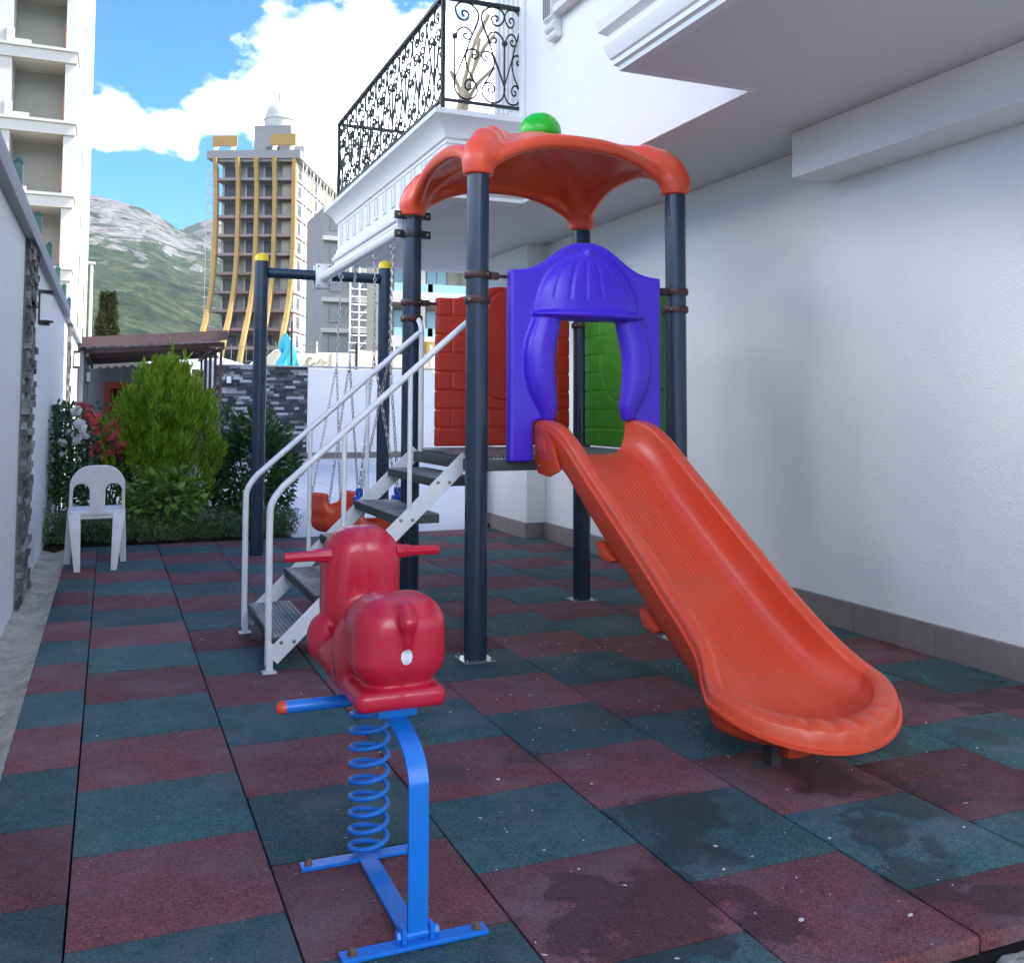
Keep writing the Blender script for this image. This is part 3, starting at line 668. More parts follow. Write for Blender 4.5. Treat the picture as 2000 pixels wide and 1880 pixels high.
# canopy
cx, cy, hf = (X0+X1)/2, (Y0+Y1)/2, .58
def arc_z(t): return 2.655-.215*np.abs(t)**2.6
def roof_f(X, Y, Z):
    u, v = (X-cx)/.585, (Y-cy)/.578
    r = np.clip((np.abs(u)**6+np.abs(v)**6)**(1/6), 1e-4, None); t = np.minimum(np.abs(u), np.abs(v))/np.maximum(np.maximum(np.abs(u), np.abs(v)), 1e-4)
    ez = np.maximum(arc_z(t), 2.53); zc = 2.835+(ez-2.835)*np.clip(r, 0, 1.2)**1.35
    dg = np.exp(-((np.abs(u)-np.abs(v))/.30)**2)*np.clip(r-.15, 0, 1)*.11
    zc = zc + dg
    d = np.abs(Z-zc)*.86-.011
    d = np.maximum(d, (np.maximum(np.abs(u), np.abs(v))-1.0)*.58)
    for sx, sy in ((0, -1), (0, 1), (-1, 0), (1, 0)):                       # rolled rims along the four edges
        a, w = (u, (Y-cy)-sy*.578) if sx == 0 else (v, (X-cx)-sx*.585)
        zz = arc_z(np.clip(a, -1, 1)); g = np.sqrt(w**2+((Z-zz)*.93)**2)-.036
        g = np.maximum(g, (np.abs(a)-.98)*.58); d = smin(d, g, .03)
    for sx in (-1, 1):                                                        # elbows that bend down into the post sockets
        for sy in (-1, 1):
            px, py = cx+sx*.585, cy+sy*.578
            at = lambda k, z: (cx+sx*.585*k, cy+sy*.578*k, z)
            P = [(at(.62, 2.715), .03), (at(.80, 2.66), .058), (at(.90, 2.612), .072), (at(.97, 2.555), .075), ((px, py, 2.50), .075), ((px, py, 2.40), .075)]
            for (a, ra), (b, rb) in zip(P, P[1:]): d = smin(d, s_cap(X, Y, Z, a, b, ra, rb), .035)
    d = np.maximum(d, 2.425-Z)
    return d
rf = sdf_obj('roof', roof_f, (cx-.69, cy-.69, 2.40), (cx+.69, cy+.69, 2.88), .0095, 'plastic_orange', tw, smooth_iter=2)
MB().lathe([(0, .15), (.03, .147), (.065, .135), (.095, .112), (.117, .08), (.126, .045), (.128, .02), (.120, -.005), (.08, -.02), (0, -.03)], (cx+.02, cy, 2.835), 32).build('roof_ball', 'ball_green', rf, smooth=True, angle=80)
# platform
pf = MB().box(X0+.03, X1-.03, Y0+.03, Y1-.03, .985, 1.0).build('platform', 'tread_top', tw)
for a in (((X0, Y0), (X1, Y0)), ((X1, Y0), (X1, Y1)), ((X1, Y1), (X0, Y1)), ((X0, Y1), (X0, Y0))):
    MB().bar((*a[0], .955), (*a[1], .955), .04, .058).build('edge_beam', 'tread_edge', pf, bevel=.004)
# purple gate panel with a helmet and drawn curtains in relief
def purple_f(X, Y, Z):
    px = 2.362; dx = X-px; yc = 2.035
    top = 1.945+.165*np.exp(-(np.abs(dx)/.235)**2.6)
    d2 = np.maximum(np.abs(dx)-.440, np.maximum(.972-Z, (Z-top)*.85))
    ow = .215+.0*Z + np.clip((1.69-Z)/.5, 0, 1)*.035+np.clip((1.19-Z)/.02, 0, 1)*.06
    op = np.maximum(np.abs(dx)-ow, Z-1.70)
    d2 = smax(d2, -op, .015)
    sl = d2+.012; ex = np.abs(Y-yc)-.032+.012
    d = np.minimum(np.maximum(sl, ex), 0)+np.sqrt(np.maximum(sl, 0)**2+np.maximum(ex, 0)**2)-.012
    zz = np.clip((Z-1.73)/.325, -1, 1)
    dome = s_ell(X, Y, Z, (px, 2.01, 1.73), (.300, .085, .325))
    dome = np.maximum(dome, 1.728-Z)
    ang = dx/np.maximum(.30*np.sqrt(np.maximum(1-zz**2, .01)), .02)
    gro = np.full_like(dx, 1.)
    for c in (-.74, -.46, -.16, .16, .46, .74): gro = np.minimum(gro, np.abs(ang-c)*.30*np.sqrt(np.maximum(1-zz**2, .01)))
    band = (zz > .20) & (zz < .86); dome = dome+np.where(band, .0065*np.exp(-(gro/.006)**2), 0)
    d = smin(d, dome, .012)
    brim = s_ell(X, Y, Z+.02*(dx/.3)**2*0, (px, 1.985, 1.722), (.325, .100, .030)); d = smin(d, brim, .012)
    d = smin(d, s_ell(X, Y, Z, (px, 1.992, 2.055), (.03, .022, .028)), .006)
    for s in (-1, 1):                                                          # curtains
        cu = np.full_like(dx, 9.)
        P = [((px+s*(.232+.052*math.sin(math.pi*min(1, q*1.15))), 2.003-.010*math.sin(math.pi*q), 1.70-.52*q), .070+.014*math.sin(math.pi*q)-.040*q**3) for q in np.linspace(0, 1, 15)]
        for (a, ra), (b, rb) in zip(P, P[1:]):
            cu = smin(cu, s_cap(X, (Y-2.0)*1.35+2.0, Z, a, b, ra, rb), .012)
        cu = np.maximum(cu, Z-1.715); cu = np.maximum(cu, 1.178-Z)
        d = smin(d, cu, .008)
    return d
sdf_obj('gate_panel', purple_f, (1.90, 1.868, .96), (2.825, 2.085, 2.13), .0078, 'plastic_purple', tw, smooth_iter=1, label='purple gate panel with helmet and curtains in relief')
# brick-patterned panel, used in red (back) and green (wall side)
def brick_f(X, Y, Z):
    hw = .455; top = .93+.085*np.exp(-(np.abs(X)/.21)**2.6)
    d2 = np.maximum(np.abs(X)-hw, np.maximum(.0-Z, (Z-top)*.9)); sl = d2+.014; ex = np.abs(Y)-.034+.014
    d = np.minimum(np.maximum(sl, ex), 0)+np.sqrt(np.maximum(sl, 0)**2+np.maximum(ex, 0)**2)-.014
    rh = .116; k = np.floor(Z/rh); fz = np.abs(Z-np.round(Z/rh)*rh)
    xo = X+np.where(k % 2 == 0, 0, .12); fx = np.abs(xo-np.round(xo/.24)*.24)
    g = np.minimum(fz, fx)
    lob = np.minimum(np.sqrt((X/.21)**2+((Z-.50)/.21)**2), np.sqrt(((X-.0)/.15)**2+((Z-.75)/.24)**2))-1      # spade-shaped relief in the middle
    inside = lob*.18
    groove = np.where(inside > .0, .0075*np.exp(-(g/.0046)**2), 0)+.0085*np.exp(-(inside/.005)**2)-np.where(inside < 0, .004, 0)
    wave = np.where((Z > .76) & (inside > 0), 0, 0)
    return d+groove+wave
def brick_panel(mat, label):
    return sdf_obj('brick_panel', brick_f, (-.47, -.05, -.012), (.47, .05, 1.035), .0062, mat, None, smooth_iter=0, local=True, label=label)
for mat, loc, rz, lb in (('plastic_red', ((X0+X1)/2+.03, Y1+.005, 1.003), 0, 'red panel moulded like brickwork'), ('plastic_green', (X1+.005, (Y0+Y1)/2+.03, 1.003), R(-90), 'green panel moulded like brickwork')):
    o = brick_panel(mat, lb); o.parent = tw; rl = tw.location; o.location = (loc[0]-rl.x, loc[1]-rl.y, loc[2]); o.rotation_euler = (0, 0, rz)
# brown clamps on the posts
def clamp(x, y, z, ang, arm, parent):
    mb = MB().lathe([(.060, -.016), (.066, -.018), (.069, -.010), (.069, .010), (.066, .018), (.060, .016)], (x, y, z), 24)
    d = Vector((math.cos(ang), math.sin(ang), 0)); c = Vector((x, y, z))
    if arm:
        mb.obox(c+d*.083, (.035, .044, .034), Matrix.Rotation(ang, 3, 'Z'))
        mb.tube([c+d*.095, c+d*.112, c+d*.114, c+d*arm], [.02, .02, .009, .009], 10)
    o = mb.build('clamp', 'clamp_brown', parent, smooth=True, angle=30)
    for q in (ang+2.2, ang-1.1):
        e = Vector((math.cos(q), math.sin(q), 0)); MB().tube([c+e*.066, c+e*.073], .007, 6).build('bolt', 'bolt', o)
for k, (x, y), z, a, arm in (('a', (X0, Y0), 1.915, 0, .17), ('a', (X0, Y0), 1.787, R(90), .09), ('b', (X1, Y0), 1.885, R(180), .15), ('b', (X1, Y0), 1.787, R(90), .11), ('d', (X0, Y1), 1.89, 0, .18),
                          ('d', (X0, Y1), 1.79, R(-90), .09), ('c', (X1, Y1), 1.79, R(-90), .13), ('c', (X1, Y1), 1.89, R(180), .13), ('a', (X0, Y0), 1.03, 0, 0), ('b', (X1, Y0), 1.05, R(180), .12)):
    if z > 1.2: clamp(x, y, z, a, arm, posts[k])

# ------------------------------------------------------------------ slide
slide_x = 2.365
ST = [(2.03, 1.0, .185, .235, .290), (1.93, 1.0, .182, .235, .290), (1.83, .99, .175, .235, .290), (1.72, .94, .172, .235, .290), (1.55, .825, .178, .235, .290), (1.30, .665, .180, .235, .290),
      (1.05, .512, .178, .235, .290), (.82, .372, .172, .236, .292), (.66, .285, .165, .24, .296), (.54, .228, .150, .25, .312), (.45, .190, .128, .27, .347), (.38, .168, .115, .29, .372)]
stv = np.array(ST); si = np.linspace(0, 1, len(ST))
def stat(t):
    q = np.clip(t, 0, 1)*(len(ST)-1); i = int(min(q, len(ST)-2)); f = q-i
    p0, p1, p2, p3 = stv[max(i-1, 0)], stv[i], stv[i+1], stv[min(i+2, len(ST)-1)]
    return .5*((2*p1)+(-p0+p2)*f+(2*p0-5*p1+4*p2-p3)*f*f+(-p0+3*p1-3*p2+p3)*f**3)
def half_profile(hr, wf, wr, roll=.062, ridge=1., front=0.):
    """from the middle of the bed outwards: bed, wall, rolled rim, flange, skirt, underside; (x, z)"""
    P = []
    nb = 30; ws = .155*wf/.235+front*.05
    for i in range(nb+1):
        f = i/nb; x = .155*f; z = .008*f*f
        if x < .105: z += ridge*.0022*math.cos(x/.105*2*math.pi*5)*min(1, (.105-x)/.02)
        P.append((f*ws, z))
    we = wr-roll
    for i in range(1, 11):
        a = i/10*math.pi/2; P.append((ws+(we-ws)*math.sin(a), .008+(hr-.024)*(1-math.cos(a))**1.1))
    for i in range(1, 11):
        a = math.pi-i/10*math.pi*.94; P.append((wr-roll/2+roll/2*math.cos(a), hr-.016+(.016+.012*front)*math.sin(a)))
    P += [(wr+.001, hr-.030-.02*front), (wr+.003, hr-.040-.022*front), (wr+.013, hr-.043-.022*front), (wr+.013, hr-.054-.022*front), (wr-.001, hr-.057-.022*front)]
    P += [(wr-.008-.03*front, (hr*.45)*(1-front)-.012*front), (wr-.016-.07*front, -.004-.02*front), (wr-.035-.08*front, -.030), (ws*.9, -.040), (0, -.040)]
    return P
mb = MB(); rows = []; NT = 90
def section(t):
    y, z, hr, wf, wr = stat(t); a = stat(max(t-.01, 0)); b = stat(min(t+.01, 1)); sl = math.atan2(b[1]-a[1], b[0]-a[0]) if abs(b[0]-a[0]) > 1e-6 else math.pi
    nx = Vector((0, -math.sin(sl), math.cos(sl)));
    if nx.z < 0: nx = -nx
    k = .35*min(1, max(0, (1-t)*5))                            # heights measured mostly upright, partly square to the bed
    nn = (Vector((0, 0, 1))*(1-k)+nx*k); nn = nn/nn.z
    hp = half_profile(hr, wf, wr, .062+.012*max(0, (t-.75)*4)); out = []
    for x, h in hp[::-1][:-1]: out.append((slide_x-x, y+nn.y*h, z+h))
    for x, h in hp: out.append((slide_x+x, y+nn.y*h, z+h))
    return out
for i in range(NT+1): rows.append(section(i/NT))
n = len(rows[0]); V = [p for r in rows for p in r]
F = [(i*n+j, i*n+j+1, (i+1)*n+j+1, (i+1)*n+j) for i in range(NT) for j in range(n-1)]
F.append(tuple(range(n)))
# rounded run-out: the last half-section swept round the end, lip dropping to the front, with scallops
y_e, z_e, hr_e, wf_e, wr_e = ST[-1]; base = half_profile(hr_e, wf_e, wr_e, .074); NA = 128; k0 = len(V); m_ = len(base)
tipp = half_profile(.062, wf_e, wr_e, .115, 0., 1.)
for a in range(NA+1):
    th = math.pi*a/NA; s_ = math.sin(th); c_ = -math.cos(th); fr = s_**1.3; ext = .305
    for jj, ((xa, ha), (xb, hb_)) in enumerate(zip(base, tipp)):
        x = xa*(1-fr)+xb*fr; h = ha*(1-fr)+hb_*fr; rad = x/wr_e; fr2 = fr
        px = slide_x+c_*wr_e*rad; py = y_e-s_*ext*rad; zz = z_e-.040*s_*min(rad, 1)+h
        if 32 < jj < 52 and fr > .62:                                        # shell-like flutes on the lip
            w = min(1, (fr-.62)*4)*math.sin(math.pi*(jj-32)/20); fl_ = abs(math.sin(th*11.5)); zz += .011*(fl_-.6)*w; py -= .008*(fl_-.6)*w
        V.append((px, py, zz))
for a in range(NA):
    for j in range(m_-1): F.append((k0+a*m_+j, k0+(a+1)*m_+j, k0+(a+1)*m_+j+1, k0+a*m_+j+1))
sl_mesh = MB().add(V, F)
slide = sl_mesh.build('slide', 'plastic_orange', tw, smooth=True, angle=50)
bm = bmesh.new(); bm.from_mesh(slide.data); bmesh.ops.remove_doubles(bm, verts=bm.verts, dist=.0006); bmesh.ops.recalc_face_normals(bm, faces=bm.faces); bm.to_mesh(slide.data); bm.free()
for sx in (-1, 1):
    fl = MB().prism([(2.02, .955), (2.02, 1.165), (1.93, 1.155), (1.86, 1.12), (1.80, 1.05), (1.74, .94), (1.86, .905), (1.98, .915)], lambda a, b, d: (slide_x+sx*(.282+d), a, b), 0, .018).build('side_flange', 'plastic_orange', slide, bevel=.006)
    MB().prism([(2.0, 1.03), (2.0, 1.09), (1.90, 1.085), (1.88, 1.03)], lambda a, b, d: (slide_x+sx*(.300+d), a, b), 0, .006).build('emboss', 'plastic_orange', fl, bevel=.002)
    MB().tube([(slide_x+sx*.299, 1.96, .955), (slide_x+sx*.309, 1.96, .955)], .009, 8).build('bolt', 'bolt', fl)
    for (y, z) in ((1.35, .60), (.98, .375)):
        MB().prism([(y+.06, z+.05), (y+.03, z-.02), (y-.05, z-.035), (y-.09, z-.02), (y-.08, z+.0)], lambda a, b, d: (slide_x+sx*(.21+d), a, b), 0, .06).build('underside_rib', 'plastic_orange', slide, bevel=.012)
fb_ = MB().box(slide_x-.10, slide_x+.0, .30, .42, .03, .115).build('foot_block', 'plastic_orange', slide, bevel=.012)
MB().box(slide_x-.145, slide_x-.105, .335, .385, .004, .115).box(slide_x-.20, slide_x-.105, .33, .39, .0005, .0035).build('foot_plate', 'tread_edge', slide)

# ------------------------------------------------------------------ stairs
stair = MB().bar((X0-.985, 2.225, .055), (X0-.01, 2.225, .985), .010, .115, up=(0, 1, 0)).build('stringer', 'white_gloss', tw, bevel=.002)
def stringer(y, parent):
    a, b = Vector((.815, y, .075)), Vector((1.775, y, .985)); d = (b-a).normalized(); n_ = Vector((-d.z, 0, d.x))
    P = [a-n_*.040+d*-.02, b-n_*.040, b+n_*.040, a+n_*.040-d*.02]
    mb = MB().prism([(p.x, p.z) for p in P], lambda u, v, w: (u, w, v), y-.004, y+.004)
    return mb
bpy.data.objects.remove(stair)
Ys = (2.225, 3.10)
def rail_path(y):
    return catmull([(.785, y, .03), (.783, y, .4), (.782, y, .70), (.790, y, .785), (.835, y, .855), (.90, y, .915), (1.3, y, 1.27), (1.70, y, 1.625), (1.79, y, 1.70)], 5)
for y in Ys:
    s_ = stringer(y, tw).build('stringer', 'white_gloss', tw, bevel=.0015, seg=1)
    sg = 1 if y < 2.5 else -1
    for k in range(5):
        for dx_ in (.045, .12):
            z = .132+k*.183; x = .815+(z-.075)/.948+(dx_-.0825)*.8
            MB().lathe([(.009, 0), (.009, .004), (.005, .007), (0, .008)], (x, y-.004, z), 8, Matrix.Rotation(R(90), 3, 'X')).build('bolt', 'bolt', s_)
    h = MB().tube(rail_path(y), .0165, 12).build('handrail', 'white_gloss', tw, smooth=True)
    MB().box(.755, .82, y-.05, y+.012, .0005, .007).build('foot_plate', 'white_gloss', h, bevel=.001, seg=1)
    MB().bar((.79, y, .008), (.79, y, .13), .03, .05).build('foot', 'white_gloss', h, bevel=.003)
    for x, zt, zb in ((1.135, 1.118, .42), (1.468, 1.415, .735)): MB().tube([(x, y, zb), (x, y, zt)], .0125, 10).build('baluster', 'white_gloss', h, smooth=True)
    yo = Y0+.075 if y < 2.5 else Y1-.075
    MB().tube(catmull([(1.795, y, .96), (1.795, y, 1.5), (1.795, y, 1.68), (1.79, y*.9+yo*.1, 1.745), (1.78, y*.4+yo*.6, 1.782), (1.775, yo, 1.787)], 5), .0165, 12).build('end_post', 'white_gloss', h, smooth=True)
for k in range(5):
    x0 = .80+k*.198; z = .155+k*.183
    t_ = MB().box(x0, x0+.235, Ys[0]+.005, Ys[1]-.005, z-.045, z-.001).build('tread', 'tread_edge', tw, bevel=.003, seg=1)
    MB().box(x0+.004, x0+.231, Ys[0]+.009, Ys[1]-.009, z-.001, z+.0025).build('tread_plate', 'tread_top', t_)
    MB().box(x0+.12, x0+.235, Ys[0]-.09, Ys[0]-.0045, z-.045, z-.002).build('tread_end', 'tread_edge', t_) if False else None

# ------------------------------------------------------------------ swing frame and swings
sf = thing('swing_frame', 'swing frame of two dark posts with yellow caps, crossbar and white beam', 'swing frame', (1.77, 5.98, 0))
for x in (1.245, 2.335):
    p = MB().lathe([(.057, -.03), (.057, 2.51)], (x, 5.98, 0), 24).build('post', 'post_paint', sf, smooth=True)
    MB().lathe([(.061, 2.50), (.061, 2.52), (.055, 2.545), (.04, 2.562), (.02, 2.571), (0, 2.573)], (x, 5.98, 0), 24).build('cap', 'plastic_yellow', p, smooth=True)
MB().tube([(1.30, 5.98, 2.405), (2.28, 5.98, 2.405)], .045, 20).build('crossbar', 'post_paint', sf, smooth=True)
bz = 2.385
bm_ = MB().tube([(1.77, 5.93, bz), (1.77, 3.30, bz-.01)], .040, 20).build('beam', 'white_gloss', sf, smooth=True)
MB().box(1.70, 1.84, 5.915, 5.93, 2.29, 2.50).box(1.70, 1.84, 6.03, 6.045, 2.29, 2.50).build('clamp_plate', 'white_gloss', bm_, bevel=.003)
for x in (1.72, 1.82):
    for z in (2.31, 2.48): MB().tube([(x, 5.90, z), (x, 6.06, z)], .009, 8).build('bolt', 'bolt', bm_)
MB().box(1.69, 1.85, 3.292, 3.305, 2.29, 2.47).build('clamp_plate', 'white_gloss', bm_, bevel=.003)
for z in (2.315, 2.432):
    c_ = MB().lathe([(.058, -.024), (.064, -.024), (.064, .024), (.058, .024)], (X0, Y1, z), 24).box(X0-.115, X0-.05, Y1-.012, Y1+.012, z-.024, z+.024).box(X0+.05, X0+.115, Y1-.012, Y1+.012, z-.024, z+.024).build('clamp', 'lamp_black', bm_, bevel=.003)
    for s in (-1, 1): MB().tube([(X0+s*.092, Y1-.02, z), (X0+s*.092, Y1-.011, z)], .009, 8).build('bolt', 'bolt', c_)
def link_proto():
    P = [(.0085*math.cos(a), 0, .0105*math.sin(a)+(.007 if math.sin(a) > 0 else -.007)) for a in np.linspace(0, 2*math.pi, 10, endpoint=False)+.3]
    return MB().tube(P, .0030, 5, closed=True)
LP = link_proto()
def chain(a, b, name, parent, sag=0.):
    a = Vector(a); b = Vector(b); d = b-a; n_ = max(2, int(d.length/.0285)); mb = MB()
    q = d.to_track_quat('Z', 'X').to_matrix()
    for i in range(n_+1):
        c = a+d*i/n_; c.z -= sag*math.sin(math.pi*i/n_); Mx = q @ Matrix.Rotation(R(90)*(i % 2)+.2, 3, 'Z')
        mb.add([c+Mx @ Vector(v) for v in LP.v], LP.f)
    return mb.build(name, 'steel', parent, smooth=True, kind='stuff')
def bucket_f(X, Y, Z):
    o = s_box(X, Y, Z, (0, 0, .125), (.165, .160, .125), .105)
    for s in (-1, 1): o = smin(o, s_box(X, Y, Z, (s*.140, 0, .235), (.026, .095, .075), .025), .05)
    i = s_box(X, Y, Z, (0, 0, .21), (.122, .135, .155), .07); o = smax(o, -i, .012)
    for sy in (-1, 1): o = smax(o, -s_ell(X, Y, Z, (sy*.0, sy*.16, .10), (.06, .07, .05)), .012) if sy > 0 else o
    return o
def swing(y1, y2, sx, rz, label, blue):
    cyy = (y1+y2)/2; t = thing('bucket_swing', label, 'swing', (sx, cyy, .29), rz, 'bucket swings')
    s = sdf_obj('seat', bucket_f, (-.2, -.22, -.03), (.2, .22, .34), .0085, 'plastic_orange', None, smooth_iter=1, local=True); s.parent = t
    M = Matrix.Rotation(rz, 4, 'Z'); w = lambda x, y, z: M @ Vector((x, y, z))+Vector((sx, cyy, .29))
    inv = lambda p: M.inverted() @ (Vector(p)-Vector((sx, cyy, .29)))
    for y in (y1, y2):
        s_ = 1 if y > cyy else -1
        MB().tube([inv(p) for p in catmull([(1.77, y, 2.345), (1.77, y, 2.325), (1.77+.018, y, 2.305), (1.77, y, 2.285), (1.77-.018, y, 2.305), (1.77, y, 2.325)], 3)], .006, 6).build('eye_bolt', 'steel', t, smooth=True, local=True)
        sp = Vector((1.77*.62+sx*.38, y*.9+cyy*.1, 1.59))
        def ch(a, b):
            o = chain(inv(a), inv(b), 'chain', None); o.parent = t; return o
        ch((1.77, y, 2.288), sp)
        for q in (-1, 1):
            end = w(q*.14, s_*.115, .245) if not blue else w(q*.132, s_*.018, .37); ch(sp, end)
            if blue and s_ > 0:
                e = inv(end); MB().box(e.x-.036, e.x+.036, e.y-.055, e.y+.025, e.z-.13, e.z-.005).box(e.x-.022, e.x+.022, e.y-.04, e.y+.01, e.z-.006, e.z+.05).build('hanger', 'seat_blue', t, bevel=.016, seg=3, local=True)
    return t
swing(5.23, 4.73, 1.69, R(25), 'orange bucket swing hanging free in front of the bushes', False)
swing(4.14, 3.68, 1.755, R(0), 'orange bucket swing with blue plastic hangers behind the stairs', True)

# ------------------------------------------------------------------ spring rider
rd = thing('spring_rider', 'red plastic horse rider on a blue coil spring and bent steel bar', 'spring rider', (.75, 0, 0))
RX = .752
def horse_f(X, Y, Z):
    x = X-RX; ax = np.abs(x)
    pl = s_box(x, Y, Z, (-.006, .07, .525), (.113, .235, .025), .018)
    hn = s_box(x, Y, Z, (0, -.065, .655), (.120-.03*np.clip((.60-Z)/.1, 0, 1)*.6, .105, .113), .078)
    d = smin(hn, pl, .018)
    seat = s_ell(x, Y, Z, (0, .10, .60), (.100, .21, .115)); d = smin(d, seat, .035)
    nk = s_box(x, Y, Z, (0, .315, .745), (.113-.018*np.clip((Z-.80)/.1, 0, 1), .085, .152), .072); d = smin(d, nk, .03)
    d = smin(d, s_ell(x, Y, Z, (0, .44, .755), (.07, .12, .065)), .03)
    d = d+.0035*np.exp(-((ax-.080-.02*np.clip((.85-Z)/.2, 0, 1))/.006)**2)*(Z > .68)*(Y < .30)*(Y > .15)
    for s in (-1, 1):
        d = smin(d, s_ell(x, Y, Z, (s*.112, .30, .585), (.042, .062, .068)), .012)              # folded fore-legs
        d = smin(d, s_ell(x, Y, Z, (s*.095, .20, .560), (.040, .11, .050)), .015)
        d = smin(d, s_ell(x, Y, Z, (s*.100, .06, .60), (.030, .075, .085)), .010)               # saddle flap
    sad = np.abs(Y-(.035+.02*np.sin((Z-.6)*40)))
    d = d+.004*np.exp(-(sad/.007)**2)*(ax > .07)*(Z < .70)
    tl_ = smin(s_cap(x, Y, Z, (0, -.150, .742), (0, -.177, .715), .020, .021), s_cap(x, Y, Z, (0, -.177, .715), (0, -.170, .655), .021, .010), .01)
    d = smin(d, tl_, .008)
    d = d+.0018*np.exp(-(x/.0022)**2)                                                            # mould seam
    return d
hb = sdf_obj('body', horse_f, (RX-.18, -.21, .485), (RX+.18, .60, .93), .0058, 'rider_red', rd, smooth_iter=2)
for s in (-1, 1):
    P = [(RX+s*.095, .275, .822), (RX+s*.135, .275, .822), (RX+s*.145, .275, .8215), (RX+s*.222, .272, .821), (RX+s*.226, .272, .821)]
    MB().tube(P, [.021, .0185, .0150, .0138, .0120], 8).build('handle', 'rider_red', hb, bevel=0, smooth=True, angle=25)
# sticker laid on the rump
ys = np.linspace(-.22, 0, 400)
def hit(x, z):
    f = horse_f(np.full_like(ys, x), ys, np.full_like(ys, z)); i = np.argmax(f < 0); return ys[i]
V = [(RX, hit(RX, .632)-.0025, .632)]; nr = 24
for r_ in (.5, 1):
    for j in range(nr):
        a = 2*math.pi*j/nr; x, z = RX+.0145*r_*math.cos(a), .632+.0195*r_*math.sin(a); V.append((x, hit(x, z)-.0022, z))
F = [(0, 1+j, 1+(j+1) % nr) for j in range(nr)]+[(1+j, 1+nr+j, 1+nr+(j+1) % nr, 1+(j+1) % nr) for j in range(nr)]
MB().add(V, F).build('sticker', 'sticker_white', hb, smooth=True)
# footrest bar
ft = MB().tube([(.515, .15, .448), (.86, .15, .448)], .0165, 16).build('footrest', 'frame_blue', rd, smooth=True)
for x, s in ((.516, -1), (.859, 1)): MB().lathe([(.0175, 0), (.0175, .010), (.014, .020), (.007, .025), (0, .026)], (x, .15, .448), 14, Matrix.Rotation(s*R(90), 3, 'Y')).build('end_cap', 'plastic_orange', ft, smooth=True)
MB().box(RX-.05, RX+.05, -.10, .28, .467, .50).box(RX-.025, RX+.025, .11, .19, .43, .4669).build('seat_bracket', 'frame_blue', rd, bevel=.003)
# coil spring
turns = 9; P = [(.757+.052*math.cos(2*math.pi*turns*u+.6), .20+.052*math.sin(2*math.pi*turns*u+.6), .018+.40*u**1.0) for u in np.linspace(0, 1, turns*28)]
P += [(.757+.03, .2, .44)]
MB().tube(P, .0070, 9).build('spring', 'frame_blue', rd, smooth=True, angle=60)
MB().box(RX-.04, RX+.05, .15, .26, .435, .466).build('spring_plate', 'frame_blue', rd, bevel=.004)
# flat-bar base and bent upright
bs = MB().box(.575, .925, -.292, -.248, .0005, .010).build('base_bar', 'frame_blue', rd, bevel=.0015, seg=1)
b2 = MB().box(.572, .90, .178, .222, .0005, .010).build('base_bar', 'frame_blue', rd, bevel=.0015, seg=1)
MB().box(.727, .777, -.2475, .1775, .0005, .0105).build('spine_bar', 'frame_blue', rd, bevel=.0015, seg=1)
for x, y, o in ((.602, -.27, bs), (.90, -.27, bs), (.592, .20, b2), (.885, .20, b2)):
    MB().lathe([(.013, .010), (.013, .012), (.010, .0125), (.010, .021), (.006, .024), (0, .0245)], (x, y, 0), 6).build('bolt', 'bolt_rust', o)
cen = catmull([(.757, -.262, .014), (.757, -.262, .15), (.757, -.262, .33), (.757, -.258, .37), (.755, -.235, .41), (.752, -.19, .438), (.750, -.12, .458), (.750, -.02, .476)], 6)
V = []; 
for i, p in enumerate(cen):
    a = cen[max(i-1, 0)]; b = cen[min(i+1, len(cen)-1)]; d = (b-a).normalized(); n_ = Vector((0, -d.z, d.y))
    for sx, sn in ((-1, -1), (1, -1), (1, 1), (-1, 1)): V.append(Vector((p.x+sx*.024, p.y, p.z))+n_*sn*.0055)
F = [(i*4+j, i*4+(j+1) % 4, (i+1)*4+(j+1) % 4, (i+1)*4+j) for i in range(len(cen)-1) for j in range(4)]+[(3, 2, 1, 0), tuple(len(V)-4+j for j in range(4))]
up = MB().add(V, F).build('bent_upright', 'frame_blue', rd, smooth=True, angle=30)
MB().tube([(.718, -.262, .022), (.797, -.262, .022)], .0085, 10).build('pivot_pin', 'frame_blue', up, smooth=True)
for x in (.722, .790): MB().box(x-.006, x+.006, -.278, -.246, .0106, .042).build('pivot_lug', 'frame_blue', up, bevel=.003)
for x in (.712, .802): MB().tube([(x-.006, -.262, .022), (x+.006, -.262, .022)], .013, 6).build('nut', 'frame_blue', up)

# ------------------------------------------------------------------ plastic chair
ch = thing('plastic_chair', 'white plastic stacking chair with two arched slots in its back', 'chair', (-.005, 5.79, 0), R(181))
def back_f(X, Y, Z):
    t = (Z-.44)/.335; yc = .180+.045*t-.05*(X/.21)**2
    hw = .200-.006*t
    top = .80-.135*(np.abs(X)/.2)**3.6
    d2 = np.maximum(np.abs(X)-hw, np.maximum(Z-top, .415-Z))
    for s in (-1, 1):
        so = np.maximum(np.abs(X-s*.108)-.060+.012*np.clip((Z-.5)*4, -1, 1), np.maximum(.44-Z-1, 0))
        arch = np.maximum(np.abs(X-s*.114)-.058, np.where(Z > .60, np.sqrt((X-s*.114)**2+(Z-.60)**2)-.058, -1))
        arch = np.maximum(arch, .45-Z); d2 = smax(d2, -arch, .012)
    e = np.abs(Y-yc)-.009
    d = np.minimum(np.maximum(d2+.005, e+.005), 0)+np.sqrt(np.maximum(d2+.005, 0)**2+np.maximum(e+.005, 0)**2)-.005
    return d
bk = sdf_obj('backrest', back_f, (-.23, .06, .40), (.23, .27, .83), .006, 'chair_white', None, smooth_iter=1, local=True); bk.parent = ch
